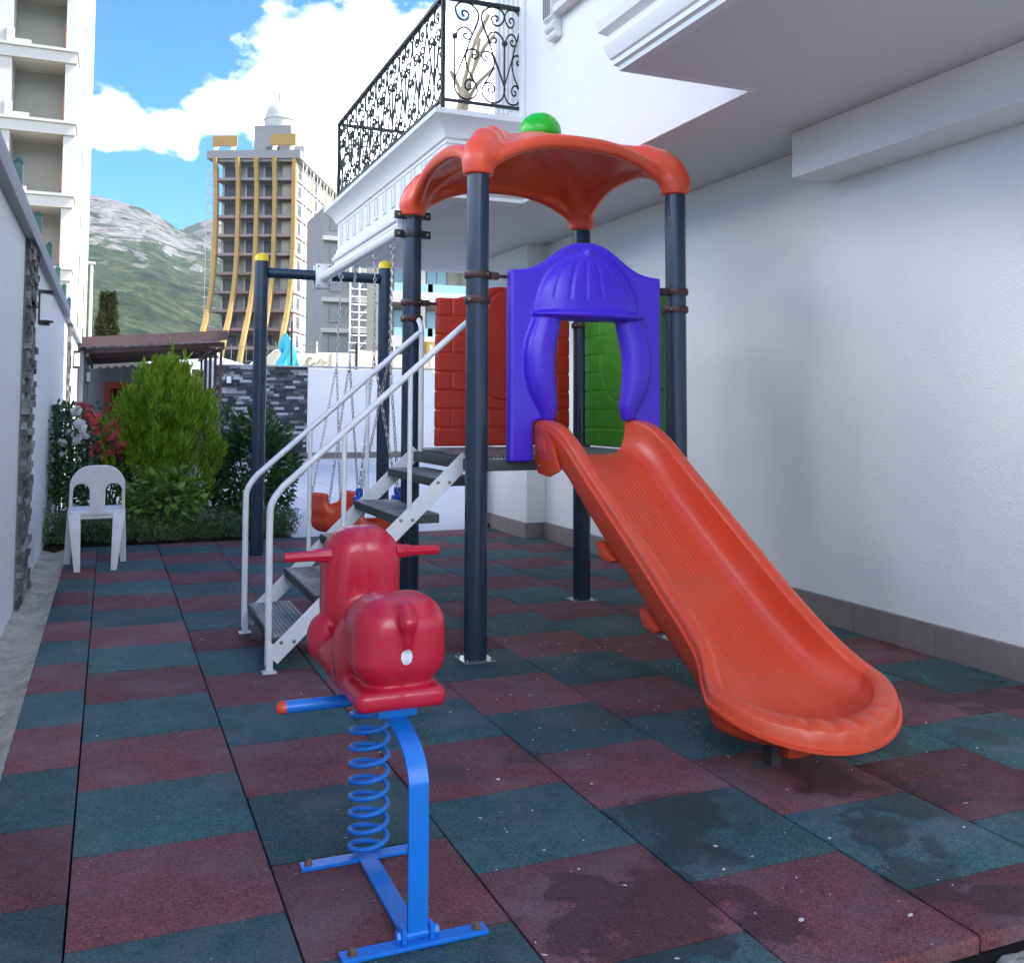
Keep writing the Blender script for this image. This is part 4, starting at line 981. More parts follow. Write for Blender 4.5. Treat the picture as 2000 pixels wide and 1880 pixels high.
def seat_f(X, Y, Z):
    zc = .440+.012*np.cos(np.clip((Y+.2)/.4, 0, 1)*math.pi)*.3-.018*np.exp(-(X/.13)**2-((Y-.02)/.16)**2)
    d2 = s_box(X, Y, Z*0, (0, -.03, 0), (.205, .20, 1), .06); e = np.abs(Z-zc)-.010
    d = np.maximum(d2, e); sk_ = np.maximum(np.abs(d2+.008)-.008, np.abs(Z-.415)-.030)
    return smin(d, sk_, .01)
st_ = sdf_obj('seat', seat_f, (-.23, -.26, .37), (.23, .20, .47), .007, 'chair_white', None, smooth_iter=1, local=True); st_.parent = ch
for sx in (-1, 1):
    for (ty, by, tx, bx, w0, w1) in ((-.175, -.205, .178, .208, .070, .044), (.165, .215, .158, .128, .088, .044)):
        tx *= sx; bx *= sx; c = lambda x, y, w, z: [(x-w, y-w, z), (x+w, y-w, z), (x+w, y+w*.6, z), (x-w, y+w*.6, z)]
        MB().add(c(bx, by, w1/2, .0)+c((bx+tx)/2, (by+ty)/2, (w0+w1)/4, .22)+c(tx, ty, w0/2, .425),
                 [(3, 2, 1, 0), (8, 9, 10, 11)]+[(r*4+j, r*4+(j+1) % 4, (r+1)*4+(j+1) % 4, (r+1)*4+j) for r in range(2) for j in range(4)]).build('leg', 'chair_white', ch, bevel=.004, local=True)
# ------------------------------------------------------------------ planting
pmat('leaf_thuja', (.21, .36, .026), .6, .3, var=.35, vs=5, island=.45, trans=.35)
pmat('leaf_shrub', (.05, .125, .038), .3, .5, var=.3, vs=6, rand=.4, island=.4, trans=.2)
pmat('leaf_bush', (.145, .26, .045), .45, .4, var=.3, vs=6, rand=.4, island=.4, trans=.25)
pmat('leaf_cover', (.10, .16, .07), .6, .3, var=.4, vs=7, island=.5, trans=.2)
pmat('leaf_rose', (.042, .10, .032), .4, .4, var=.3, vs=6, island=.5, trans=.2)
pmat('petal_pink', (.80, .13, .17), .5, .3, var=.2, vs=20, rand=.3, trans=.2)
pmat('petal_white', (.78, .74, .76), .5, .3, var=.08, vs=20, trans=.2)
pmat('bark', (.085, .06, .04), .9, .2, var=.3, vs=20)
pmat('twig_tan', (.46, .36, .24), .8, .3, var=.2, vs=20)
pmat('pine_green', (.055, .06, .022), .8, .2, var=.3, vs=3, island=.5)
def leaf_arrays(P, D, Ln, W, fold=.15, rng=None):
    rng = rng or np.random.default_rng(1); P = np.asarray(P, float); D = np.asarray(D, float); D /= np.linalg.norm(D, axis=1)[:, None]
    r = rng.normal(size=D.shape); S = np.cross(D, r); S /= np.linalg.norm(S, axis=1)[:, None]; Nn = np.cross(S, D)
    Ln = np.asarray(Ln)[:, None]; W = np.asarray(W)[:, None]
    n = len(P); V = np.empty((n, 4, 3)); mid = P+D*Ln*.45+Nn*W*fold*4
    V[:, 0] = P; V[:, 1] = mid+S*W; V[:, 2] = P+D*Ln; V[:, 3] = mid-S*W
    i = np.arange(n)[:, None]*4; F = np.concatenate([i+np.array([[0, 1, 2]]), i+np.array([[0, 2, 3]])])
    return V.reshape(-1, 3), F
def leaves_obj(name, P, D, Ln, W, mat, parent, fold=.15, seed=1, kind='stuff', **kw):
    V, F = leaf_arrays(P, D, Ln, W, fold, np.random.default_rng(seed)); mb = MB(); mb.v = [tuple(v) for v in V.tolist()]; mb.f = [tuple(f) for f in F.tolist()]
    return mb.build(name, mat, parent, fix=False, kind=kind, **kw)
def leaf_proto(mat, Ln, W, parent, name='leaf'):
    V = []; F = []; st = [(0, 0.05), (.25, .75), (.5, 1), (.75, .7), (1, .03)]
    for (t, w) in st:
        z = -.18*t*t*Ln
        V += [(-w*W, t*Ln, z+.25*W*w), (0, t*Ln, z), (w*W, t*Ln, z+.25*W*w)]
    for i in range(4): F += [(i*3, i*3+1, i*3+4, i*3+3), (i*3+1, i*3+2, i*3+5, i*3+4)]
    return MB().add(V, F).build(name, mat, parent, smooth=True, local=True, fix=False)
def rot_to(d, roll):
    d = Vector(d).normalized(); q = d.to_track_quat('Y', 'Z'); return (q.to_matrix() @ Matrix.Rotation(roll, 3, 'Y')).to_euler()

rg = np.random.default_rng(11)
# golden thuja: feathery upright sprays over an egg-shaped crown
tx, ty = .60, 8.0
tj = thing('thuja_shrub', 'bright yellow-green egg-shaped thuja with feathery upright sprays', 'shrub', (tx, ty, 0))
def egg(z): 
    t = np.clip((z-.06)/1.56, 0, 1); return .53*np.clip(np.sin(np.pi*np.clip(t, .04, .97)**.92), 0, 1)**.60
P = []; D = []; Ln = []; W = []
for cl_ in range(235):
    z = .14+1.42*rg.random()**.9; a = rg.random()*2*math.pi; inner = cl_ > 92
    r = float(egg(np.array(z)))*(1+.12*math.sin(3*a+5*z)+.09*math.sin(7*a-9*z)+rg.normal()*.05)*(rg.uniform(.2, .68) if inner else .90)
    out = np.array([math.cos(a), math.sin(a), 0]); cdir = out*(.46-.30*z/1.6)+np.array([0, 0, 1.])+rg.normal(size=3)*.10; cdir /= np.linalg.norm(cdir)
    c0 = np.array([tx, ty, z])+out*r-cdir*.12; cl_len = rg.uniform(.26, .44)*(1 if z > .4 else .8)
    for s_ in range(26):
        f = rg.random(); ph = rg.random()*6.28; rad_ = .075*(1-f)**.7*rg.random()**.5
        e1 = np.cross(cdir, [0.3, .9, .1]); e1 /= np.linalg.norm(e1); e2 = np.cross(cdir, e1)
        lat = e1*math.cos(ph)+e2*math.sin(ph); base = c0+cdir*cl_len*f*.75+lat*rad_
        d0 = cdir+lat*.45*(1-.5*f)+rg.normal(size=3)*.08; d0 /= np.linalg.norm(d0); L0 = rg.uniform(.08, .135)
        side = np.cross(d0, rg.normal(size=3)); side /= np.linalg.norm(side)
        for q in range(6):
            g = q/6; sg = 1 if q % 2 else -1
            P.append(base+d0*L0*g); D.append(d0+side*sg*.5*(1-.4*g)+rg.normal(size=3)*.08); Ln.append(L0*(.60-.32*g)); W.append(rg.uniform(.0045, .0075))
        P.append(base); D.append(d0); Ln.append(L0*1.15); W.append(.006)
leaves_obj('foliage', P, D, Ln, W, 'leaf_thuja', tj, .1, 2)
MB().tube([(tx, ty, -.03), (tx+.02, ty, .5), (tx, ty, 1.3)], [.05, .035, .01], 8).build('stem', 'bark', tj, smooth=True)
P = []; D = []; Ln = []; W = []
for (sx, sz, top) in ((.04, 1.4, 1.95), (-.12, 1.4, 1.74)):
    for k in range(70):
        z = sz+(top-sz)*k/70; a = rg.random()*6.28; P.append((tx+sx, ty, z)); D.append((math.cos(a)*.6, math.sin(a)*.6, .8)); Ln.append(.11*(1-.6*k/70)); W.append(.005)
leaves_obj('leader_shoot', P, D, Ln, W, 'leaf_thuja', tj, .1, 3)

def leafy_shrub(name, label, c, rx, ry, h, nl, nobj, L0, W0, mat, seed, droop=.2, zmin=.05):
    rr = np.random.default_rng(seed); t = thing(name, label, 'shrub', (c[0], c[1], 0))
    P = []; D = []
    for i in range(nl):
        u = rr.normal(size=3); u /= np.linalg.norm(u); dep = 1-.55*rr.random()**1.6
        lump = 1+.16*math.sin(4*math.atan2(u[1], u[0])+4*u[2])+.12*math.sin(9*u[0]+7*u[2])
        p = np.array([c[0]+u[0]*rx*dep*lump, c[1]+u[1]*ry*dep*lump, h*.52+u[2]*h*.5*dep*lump])
        if p[2] < zmin: p[2] = zmin+rr.random()*.15
        d = u+np.array([0, 0, .35-droop])+rr.normal(size=3)*.45; P.append(p); D.append(d)
    P = np.array(P); D = np.array(D); D /= np.linalg.norm(D, axis=1)[:, None]; sz = rr.uniform(.65, 1.15, nl)
    # the leaves that show largest stand on the side towards the yard
    vis = ((P[:, 1]-c[1])/ry*-1+(P[:, 2]/h)*.5+rr.normal(size=nl)*.25).argsort()[::-1]
    ob = vis[:nobj]; rest = vis[nobj:]; pr = leaf_proto(mat, L0, W0, t); first = True
    for i in ob:
        loc = (P[i, 0]-c[0], P[i, 1]-c[1], P[i, 2]); eu = rot_to(D[i], rr.normal()*.5)
        if first: pr.location = loc; pr.rotation_euler = eu; first = False
        else: inst(pr, t, loc, eu, (sz[i],)*3)
    leaves_obj('foliage', P[rest], D[rest], L0*sz[rest], W0*sz[rest], mat, t, .2, seed)
    for k in range(7):
        a = k*.9+.3; e = (c[0]+.55*rx*math.cos(a), c[1]+.55*ry*math.sin(a), h*.72)
        MB().tube(catmull([(c[0]+.05*math.cos(a), c[1]+.05*math.sin(a), -.03), (c[0]+.25*rx*math.cos(a), c[1]+.25*ry*math.sin(a), h*.35), e], 4), [.014]*3+[.010]*3+[.008]*2+[.005], 6).build('stem', 'bark', t, smooth=True)
    return t
leafy_shrub('laurel_shrub', 'tall dark glossy-leaved shrub between the thuja and the swing post', (1.50, 8.25), .47, .5, 1.16, 3300, 280, .098, .023, 'leaf_shrub', 5)
leafy_shrub('broadleaf_bush', 'small light green broad-leaved bush in front of the thuja', (.60, 7.38), .31, .26, .62, 620, 200, .105, .027, 'leaf_bush', 6, .5, .1)
leafy_shrub('dark_bush', 'low dark leafy bush behind the white chair', (.05, 8.15), .36, .35, .80, 1100, 60, .065, .017, 'leaf_rose', 8)
# low silvery ground cover along the edge of the rubber floor
P = []; D = []; Ln = []; W = []
for i in range(1500):
    x = -.43+2.2*rg.random(); y = 6.99+.55*rg.random(); hh = 1.3*(.11+.13*(.5+.5*math.sin(x*5+1)*math.sin(x*11+y*3)))*(.6+.5*rg.random())*(1.25 if x < .1 else 1)
    if .35 < x < .85 and y < 7.2: hh *= .7
    lean = rg.normal(size=2)*.35; lean[1] -= .12
    for k in range(9):
        f = (k+1)/9; a = rg.random()*6.28; P.append((x+lean[0]*hh*f*f, max(y+lean[1]*hh*f*f, 6.93), hh*f)); D.append((math.cos(a), math.sin(a), .7)); Ln.append(.038); W.append(.006)
gc = thing('ground_cover', 'low grey-green herb border along the end of the rubber floor', 'border plants', (.7, 7.25, 0))
leaves_obj('foliage', P, D, Ln, W, 'leaf_cover', gc, .1, 4)
# rose and oleander in the corner by the boundary wall
rs = thing('rose_bush', 'climbing rose with pink and white flowers against the boundary wall', 'rose bush', (-.2, 8.3, 0))
P = []; D = []; Ln = []; W = []
for i in range(2100):
    if i < 1100: x = -.43+.16*abs(rg.normal())*1.0; y = 7.75+.35*rg.normal()*.7; z = .35+.92*rg.random()
    else: x = -.18+.20*rg.normal(); y = 8.45+.2*rg.normal(); z = .25+.95*rg.random()-.25*max(0, x)
    x = max(x, -.435)
    P.append((x, y, z)); D.append(rg.normal(size=3)+np.array([.4, -.3, .1])); Ln.append(rg.uniform(.04, .075)); W.append(rg.uniform(.012, .02))
leaves_obj('foliage', P, D, Ln, W, 'leaf_rose', rs, .2, 9)
for (x, y, l) in ((-.40, 7.7, 1.2), (-.38, 8.0, 1.25), (-.15, 8.4, 1.2), (.0, 8.4, 1.0), (-.3, 8.3, 1.3)):
    MB().tube(catmull([(x, y, -.03), (x+.03, y, l*.5), (x-.02, y-.05, l)], 4), .011, 6).build('stem', 'bark', rs, smooth=True)
def flower_proto(mat, name):
    mb = MB()
    for ring, (nn, r, zz, w) in enumerate(((5, .034, .012, .018), (4, .024, .022, .014), (3, .013, .03, .009))):
        for k in range(nn):
            a = 2*math.pi*k/nn+ring*.5; c, s = math.cos(a), math.sin(a)
            mb.add([(0, 0, .0), (c*r*.6-s*w, s*r*.6+c*w, zz*.6), (c*r, s*r, zz), (c*r*.6+s*w, s*r*.6-c*w, zz*.6)], [(0, 1, 2), (0, 2, 3)])
    return mb.build(name, mat, rs, local=True, fix=False)
fp = flower_proto('petal_pink', 'pink_flower'); fw = flower_proto('petal_white', 'white_flower')
fpos = []
for (x, z, n_) in ((-.17, 1.19, 12), (-.05, 1.08, 10), (.06, 1.0, 10), (-.04, .86, 6), (.13, .9, 5), (-.02, .78, 5), (.16, .80, 7)):
    for k in range(n_): fpos.append((x+rg.normal()*.035, 7.95+rg.normal()*.05, z+rg.normal()*.035))
wpos = [(-.205, 7.35, 1.23), (-.215, 7.33, 1.20), (-.19, 7.35, 1.08), (-.17, 7.35, 1.05), (-.22, 7.33, .99), (-.14, 7.35, .97), (-.27, 7.33, 1.0), (-.19, 7.33, .94), (-.31, 7.3, .8), (-.33, 7.3, .9), (-.2, 7.34, 1.21)]
for pr, L_ in ((fp, fpos), (fw, wpos)):
    for i, q in enumerate(L_):
        loc = (q[0]+.2, q[1]-8.3, q[2]); eu = (R(60)+rg.normal()*.5, rg.normal()*.5, rg.random()*6); s = rg.uniform(.8, 1.25)*(1.5 if pr is fw else 1.35)
        if i == 0: pr.location = loc; pr.rotation_euler = eu
        else: inst(pr, rs, loc, eu, (s, s, s))
# potted plant on the balcony
pp = thing('potted_plant', 'potted plant with bare curved branches and red blooms on the balcony', 'potted plant', (3.35, 6.6, 3.5))
MB().lathe([(.10, 3.502), (.15, 3.80), (.16, 3.82), (.14, 3.82), (.13, 3.79), (0, 3.79)], (3.35, 6.6, 0), 18).build('pot', 'twig_tan', pp, smooth=True)
for k, (dx, dy, h) in enumerate(((.16, .1, 1.55), (.26, 0, 1.45), (-.10, .1, .9), (.05, -.1, 1.2), (.2, .1, 1.0))):
    MB().tube(catmull([(3.35, 6.6, 3.78), (3.35-.1+dx*.2, 6.6, 3.78+h*.35), (3.35+dx*.5, 6.6+dy, 3.78+h*.75), (3.35+dx*1.6, 6.6+dy, 3.78+h)], 5), [.03]*8+[.022]*8, 7).build('branch', 'twig_tan', pp, smooth=True)
P = [(3.2+.2*rg.random(), 6.5+.1*rg.random(), 3.95+.2*rg.random()) for _ in range(60)]
leaves_obj('bloom', P, rg.normal(size=(60, 3)), np.full(60, .07), np.full(60, .025), 'petal_pink', pp, .2, 12, kind=None)

# ------------------------------------------------------------------ crumbs and petals lying on the floor
mb = MB(); rr = random.Random(5)
for i in range(260):
    if i < 190: x, y = rr.uniform(.9, 3.6), rr.uniform(-.72, 2.4)
    else: x, y = rr.uniform(-.2, 2.5), rr.uniform(-.5, 5)
    if .5 < x < .98 and -.35 < y < .28: continue
    s = rr.uniform(.0022, .0055)*(1.3 if rr.random() < .1 else .85); a = rr.uniform(0, 6.28); k = rr.choice((1, 1, 1.6, 3))
    if k == 3: s *= .7
    c, sn = math.cos(a), math.sin(a)
    pts = [(x+c*s*k*u-sn*s*v, y+sn*s*k*u+c*s*v, .0042+rr.uniform(0, .0025)) for u, v in ((-1, -.4), (-.3, -1), (.7, -.8), (1, .3), (.2, 1), (-.8, .6))]
    mb.add(pts, [tuple(range(6))])
mb.build('litter', 'litter', fix=False, label='pale crumbs and dry petals scattered over the rubber tiles', cat='litter', kind='stuff')

# ------------------------------------------------------------------ building site and houses beyond the plaza
pmat('render_white', (.43, .42, .385), .85, .2, var=.04, vs=.5)
pmat('recess_beige', (.36, .34, .29), .85, .2, var=.05, vs=.4)
pmat('terracotta', (.45, .17, .12), .8, .2)
pmat('tower_concrete', (.25, .24, .235), .9, .2, var=.12, vs=.4)
pmat('tower_slab', (.27, .20, .19), .9, .2, var=.15, vs=.3)
pmat('ochre', (.36, .23, .08), .8, .2, var=.15, vs=.4)
pmat('dark_opening', (.11, .11, .12), .8, .2)
pmat('shutter_grey', (.20, .21, .22), .6, .4)
pmat('pipe_pale', (.55, .52, .46), .6, .4)
pmat('tarp_white', (.74, .74, .74), .6, .3, var=.08, vs=1)
pmat('tarp_turquoise', (.05, .42, .52), .5, .4, var=.2, vs=2)
pmat('sign_cream', (.62, .56, .44), .7, .3, var=.08, vs=2)
pmat('sign_ink', (.10, .13, .08), .7, .3)
pmat('site_earth', (.34, .30, .24), .95, .1, var=.2, vs=.6)
pmat('car_white', (.75, .76, .77), .3, .5)
pmat('balcony_glass', (.25, .42, .46), .15, .6)

# left block
lb = thing('apartment_block', 'tall white apartment block with deep balconies behind the boundary wall', 'building', (-7, 45, 0))
MB().box(-18, -1.45, 37.6, 62, -.1, 34).build('wall', 'recess_beige', lb)
MB().box(-1.449, -1.38, 37.61, 62, -.1, 34).build('side_wall', 'render_white', lb)
for x0, x1 in ((-1.75, -1.38), (-3.95, -3.5), (-7.9, -7.4), (-9.2, -8.9)): MB().box(x0, x1, 36.0, 37.599, -.1, 34).build('pier', 'render_white', lb)
tops = [14.36+2.68*n for n in range(-5, 8)]
for zt in tops:
    b = MB().box(-18, -1.36, 35.9, 37.598, zt-.50, zt-.10).build('balcony', 'render_white', lb)
    MB().box(-18, -1.31, 35.82, 37.597, zt-.0999, zt).build('cornice', 'render_white', b)
    MB().box(-3.7, -3.45, 35.92, 36.12, zt+.001, zt+.55).box(-3.45, -2.9, 35.95, 36.05, zt+.0012, zt+.18).build('parapet', 'render_white', b)
    MB().box(-1.82, -1.755, 36.2, 37.0, zt+.15, zt+.9).build('brick_edge', 'terracotta', b)
    for y in (45.0, 53.5):
        w = MB().box(-1.40, -1.372, y, y+1.3, zt+.4, zt+1.95).build('window', 'shutter_grey', lb)
        MB().box(-1.379, -1.3705, y+.1, y+1.2, zt+.5, zt+1.85).build('pane', 'window_glass', w)

# tower under construction
tr_ = thing('tower_under_construction', 'high-rise under construction with ochre fins, scaffolding, white dome and spire', 'tower', (26.2, 150, 0), R(-25))
B = lambda n, m, par, *a, **k: MB().box(*a).build(n, m, par, local=True, **k)
zs = [40.6-3.0*k for k in range(14)]
B('core', 'tower_concrete', tr_, -12.2, -.5, 1.8, 28, -.1, 40.5)
for k, z in enumerate(zs):
    ext = 0 if z > 20 else (20-z)*.35
    s = B('floor_slab', 'tower_slab' if 2 <= k <= 10 else 'tower_concrete', tr_, -12.6-ext*.0, .15, -.25-ext, 28.1, z-.42, z)
    if k:
        for i, (xa, xb) in enumerate(((-12.1, -9.4), (-8.5, -6.5), (-5.6, -3.6), (-2.6, -.6))):
            if i == 3: B('wall_panel', 'ochre' if k % 4 else 'tower_concrete', tr_, xa+.5, xb+.3, 1.2, 1.799, z+.001, z+2.4)
            o = B('window', 'dark_opening' if i != 3 else 'recess_beige', tr_, xa+.35, xb-.1, 1.72 if i != 3 else 1.1, 1.7995 if i != 3 else 1.199, z+.05, z+2.15)
            B('jamb', 'render_white', o, xa+.1, xa+.34, 1.5, 1.71, z+.05, z+2.3)
        for i in range(7):
            o = B('side_window', ('dark_opening', 'ochre', 'recess_beige')[(i*5+k*3) % 3], tr_, -.1, .04, 2+i*3.6, 3.6+i*3.6+(k % 2)*.4, z+.3, z+2.2)
        B('side_wall', 'render_white', tr_, -.499, .02, 0.3, 28, z+.001, z+2.579)
path = [(0, 10.5), (6, 8.4), (10, 6.6), (12.9, 5.2), (14.4, 4.2), (17.3, 2.7), (20, 1.7), (22.8, 1.1), (26, .7), (30, .55), (36, .6), (38.5, .9), (40.6, 1.5)]
for i, x in enumerate((-12.5, -8.95, -6.0, -3.1, -.1)):
    pts = [p for p in path if not (i == 4 and p[0] > 24) and not (i == 3 and p[0] < 12)]
    if i == 4: pts = [p for p in path if p[0] < 24]+[(26, .5), (40.6, .5)]
    poly = [(-d, z) for z, d in pts]+[(-d+.95, z) for z, d in reversed(pts)]
    MB().prism(poly, lambda a, b, d: (d, a, b), x-.3, x+.3).build('fin', 'ochre', tr_, local=True)
sc = MB()
for y in np.arange(0, 29, 2.3): sc.tube([(1.3, y, 0), (1.3, y, 40)], .06, 4)
for z in np.arange(1, 40.5, 1.5): sc.tube([(1.3, -.5, z), (1.3, 28, z)], .055, 4)
for y in np.arange(0, 27, 4.6):
    for z in np.arange(1, 38, 6): sc.tube([(1.3, y, z), (1.3, y+2.3, z+3)], .04, 4)
for x in (-14.2, -13.3): sc.tube([(x, .3, 0), (x, .3, 39)], .06, 4)
for z in np.arange(2, 39.5, 1.5): sc.tube([(-14.6, .3, z+.25), (-12.4, .3, z-.1)], .07, 4)
sc.build('scaffolding', 'pipe_pale', tr_, local=True, kind='stuff')
B('parapet', 'tower_concrete', tr_, -14, .9, -.6, 1.4, 40.61, 41.9); B('parapet', 'render_white', tr_, -.6, 1.0, 1.41, 28, 40.61, 43.0)
B('roof_panel', 'ochre', tr_, -13.2, -9.2, -.5, -.2, 42.6, 44.3); B('roof_panel', 'ochre', tr_, -3.9, .1, -.5, -.2, 42.7, 44.5)
for x in (-12.8, -10, -3.4, -.6): MB().bar((x, -.3, 41.8), (x, .8, 43.2), .6, .35).build('roof_strut', 'render_white', tr_, local=True)
B('roof_house', 'tower_concrete', tr_, -7.6, -1.6, 3, 11, 40.61, 46.9); B('roof_door', 'dark_opening', tr_, -5.6, -3.4, 2.9, 2.999, 41, 43.4)
dm = MB().lathe([(2.5, 46.91), (2.5, 48.3), (2.62, 48.35), (2.62, 48.6), (2.45, 48.7), (2.36, 49.5), (2.05, 50.3), (1.5, 50.95), (.75, 51.3), (.5, 51.4), (.42, 51.6), (.10, 56.0), (0, 56.2)], (-4.2, 5.7, 0), 24).build('dome', 'render_white', tr_, smooth=True, local=True, angle=30)

# white block with balconies straight across the plaza
wb = thing('white_flats', 'white block of flats with loggias and blue-green balcony glass across the site', 'building', (21, 60, 0))
MB().box(16.6, 34, 61.4, 64, -.1, 16).build('wall', 'recess_beige', wb)
for x in (16.6, 18.9, 22.6, 23.3, 26.9, 30): MB().box(x, x+.75, 60, 61.399, -.1, 16).build('pier', 'render_white', wb)
for z in (3.1, 6.1, 9.1, 12.1, 15.1):
    MB().box(16.5, 34, 59.7, 61.398, z-.75, z).build('floor_band', 'render_white', wb)
    for x in (17.4, 19.75, 24.1, 27.7):
        o = MB().box(x+.3, x+1.9, 61.30, 61.3995, z+.001, z+1.95).build('window', 'shutter_grey', wb); MB().box(x+.42, x+1.05, 61.28, 61.299, z+.1, z+1.85).box(x+1.15, x+1.78, 61.28, 61.299, z+.1, z+1.85).build('pane', 'balcony_glass', o)
        MB().box(x, x+2.7, 59.72, 59.76, z+.001, z+.55).build('balustrade', 'balcony_glass', wb)
MB().box(19.0, 30, 57.5, 59.69, 4.6, 5.6).build('canopy', 'ochre', wb)
# grey concrete frame with scaffolding
cb = thing('concrete_frame', 'grey concrete building shell wrapped in pale scaffolding', 'building', (22, 92, 0))
MB().box(19.0, 26.5, 91, 100, -.1, 21).build('core', 'tower_concrete', cb)
for k in range(7):
    MB().box(18.8, 26.7, 90.4, 90.999, 3*k+2.6, 3*k+3).build('slab_edge', 'render_white', cb)
    for x in (19.6, 21.6, 23.6): MB().box(x, x+1.2, 90.9, 90.9995, 3*k+.6, 3*k+2.3).build('opening', 'shutter_grey', cb)
sc = MB()
for x in np.arange(21.3, 26, .9): sc.tube([(x, 89.5, 0), (x, 89.5, 20)], .08, 4)
for z in np.arange(.8, 20, .75): sc.tube([(21.2, 89.5, z), (25.2, 89.5, z)], .075, 4)
for z in np.arange(.8, 18, 3): sc.tube([(22, 89.5, z), (24.6, 89.5, z+3)], .04, 4)
sc.build('scaffolding', 'tarp_white', cb, kind='stuff')

# raised site ground with hoarding, sign, tarpaulins and a parked van
MB().box(-30, 60, 22.3, 48, -.15, 1.75).build('site_ground', 'site_earth', kind='structure')
hd = thing('site_hoarding', 'pale panel hoarding along the building site behind the slate wall', 'hoarding', (8, 34, 1.75))
for i in range(9): MB().box(7.3+i*1.5, 8.72+i*1.5, 34, 34.06, 1.752, 3.35+.1*(i % 2)).build('panel', 'sign_cream' if i % 3 else 'tarp_white', hd)
for i in range(10): MB().box(7.22+i*1.5, 7.30+i*1.5, 33.95, 34.05, 1.752, 3.75).build('post', 'lamp_black' if i % 4 == 1 else 'pipe_pale', hd)
sg = thing('site_sign', 'cream board with dark cursive lettering behind the slate wall', 'sign', (6.2, 30, 1.75))
MB().box(5.55, 6.95, 30, 30.04, 2.0, 3.08).build('board', 'sign_cream', sg); 
MB().box(5.50, 5.549, 29.97, 30.05, 1.752, 3.12).build('post', 'pipe_pale', sg); MB().box(6.951, 7.0, 29.97, 30.05, 1.752, 3.12).build('post', 'pipe_pale', sg)
mb = MB()
cap_c = [(.26+.10*math.cos(a), .80+.14*math.sin(a)) for a in np.linspace(R(40), R(320), 14)]
mb.tube([(5.62+.35+x, 29.985, 2.0+z) for x, z in cap_c], .016, 4)
rr = random.Random(4)
for row, (zb, x0, x1) in enumerate(((.80, 6.30, 6.85), (.45, 5.65, 6.85))):
    x = x0; pts = []
    while x < x1: pts.append((x, 29.985, 2.0+zb-.10+rr.uniform(0, .2))); x += .045
    for i in range(0, len(pts)-3, 4): mb.tube(pts[i:i+4], .012, 4)
mb.build('lettering', 'sign_ink', sg)
def cloth(name, label, pts_fn, nu, nv, mat, th=.02):
    V = []; F = []
    for j in range(nv+1):
        for i in range(nu+1): V.append(pts_fn(i/nu, j/nv))
    for j in range(nv):
        for i in range(nu): a = j*(nu+1)+i; F.append((a, a+1, a+nu+2, a+nu+1))
    o = MB().add(V, F).build(name, mat, smooth=True, angle=60, fix=False, label=label, cat='tarpaulin')
    md = o.modifiers.new('thickness', 'SOLIDIFY'); md.thickness = th
    return o
cloth('tarpaulin', 'turquoise tarpaulin thrown over a pole behind the slate wall', lambda u, v: (4.95+.95*u+.12*math.sin(v*9), 28.6+.25*math.sin(u*14+v*3)*.4, 1.8+(1-v)*(1.95*(1-abs(u-.25)*1.1)**1.2)+.08*math.sin(u*17)), 22, 12, 'tarp_turquoise')
cloth('tarpaulin', 'white sheet sloping over stacked building material behind the slate wall', lambda u, v: (2.9+2.3*u, 29.5+1.5*v+.05*math.sin(u*20), 1.76+(.35+1.1*u**1.3)*(1-v)**.5+.05*math.sin(u*23+v*5)), 30, 10, 'tarp_white')
wf_ = thing('wire_fence', 'thin grey wire fence above the white sheet on the building site', 'fence', (4.5, 32, 1.75))
mb = MB()
for x in np.arange(3.4, 7, .25): mb.tube([(x, 32, 1.752), (x, 32, 3.4+.25*(x-3.4)/3)], .012, 4)
for z in (2.2, 2.8, 3.3): mb.tube([(3.4, 32, z), (6.9, 32, z+.2)], .012, 4)
mb.build('wires', 'wire', wf_, kind='stuff')
pl_ = tag(MB().tube([(5.35, 28.45, 1.75), (5.35, 28.45, 4.0)], .03, 8).build('tarp_pole', 'lamp_black', smooth=True), 'thin dark pole holding up the turquoise tarpaulin', 'pole')
van = thing('parked_van', 'white van parked behind the pergola beyond the slate wall', 'van', (3.0, 33.5, 1.75))
vb = [(1.2, 2.0), (1.2, 3.35), (1.4, 3.6), (3.2, 3.65), (3.75, 3.0), (4.5, 2.8), (4.6, 2.05)]
MB().prism(vb, lambda a, b, d: (a, d, b), 33, 34.7).build('body', 'car_white', van, bevel=.06)
MB().prism([(3.2, 3.5), (2.5, 3.5), (2.5, 3.0), (3.62, 3.0)], lambda a, b, d: (a, d, b), 32.985, 32.999).build('window', 'window_glass', van)
for x in (1.9, 4.0): MB().lathe([(.34, 0), (.34, .2), (.2, .21), (0, .21)], (x, 33.15, 2.09), 18, Matrix.Rotation(R(90), 3, 'X')).build('wheel', 'lamp_black', van, smooth=True)

# lamp pole and young pine beside the block
lp = thing('street_lamp', 'slim cream lamp pole beside the white apartment block', 'street lamp', (-.93, 50, 0))
MB().tube([(-.93, 50, 0), (-.93, 50, 8.4)], [.10, .07], 10).build('pole', 'pipe_pale', lp, smooth=True); MB().box(-1.1, -.76, 49.8, 50.2, 8.41, 8.5).build('lamp_head', 'pipe_pale', lp)
pn = thing('pine_tree', 'small olive brown pine beside the cream lamp pole', 'tree', (-.15, 56, 0))
P = []; D = []; Ln = []; W = []
for i in range(3500):
    z = 3.2+4.4*rg.random(); a = rg.random()*6.28; r = (.62-.42*(z-3.2)/4.4)*(1-.5*rg.random()**2)*(1+.25*math.sin(5*a+3*z)); P.append((-.15+r*math.cos(a), 56+r*math.sin(a), z)); D.append((math.cos(a), math.sin(a), .6+rg.normal()*.4)); Ln.append(.30); W.append(.05)
leaves_obj('crown', P, D, Ln, W, 'pine_green', pn, .1, 14)
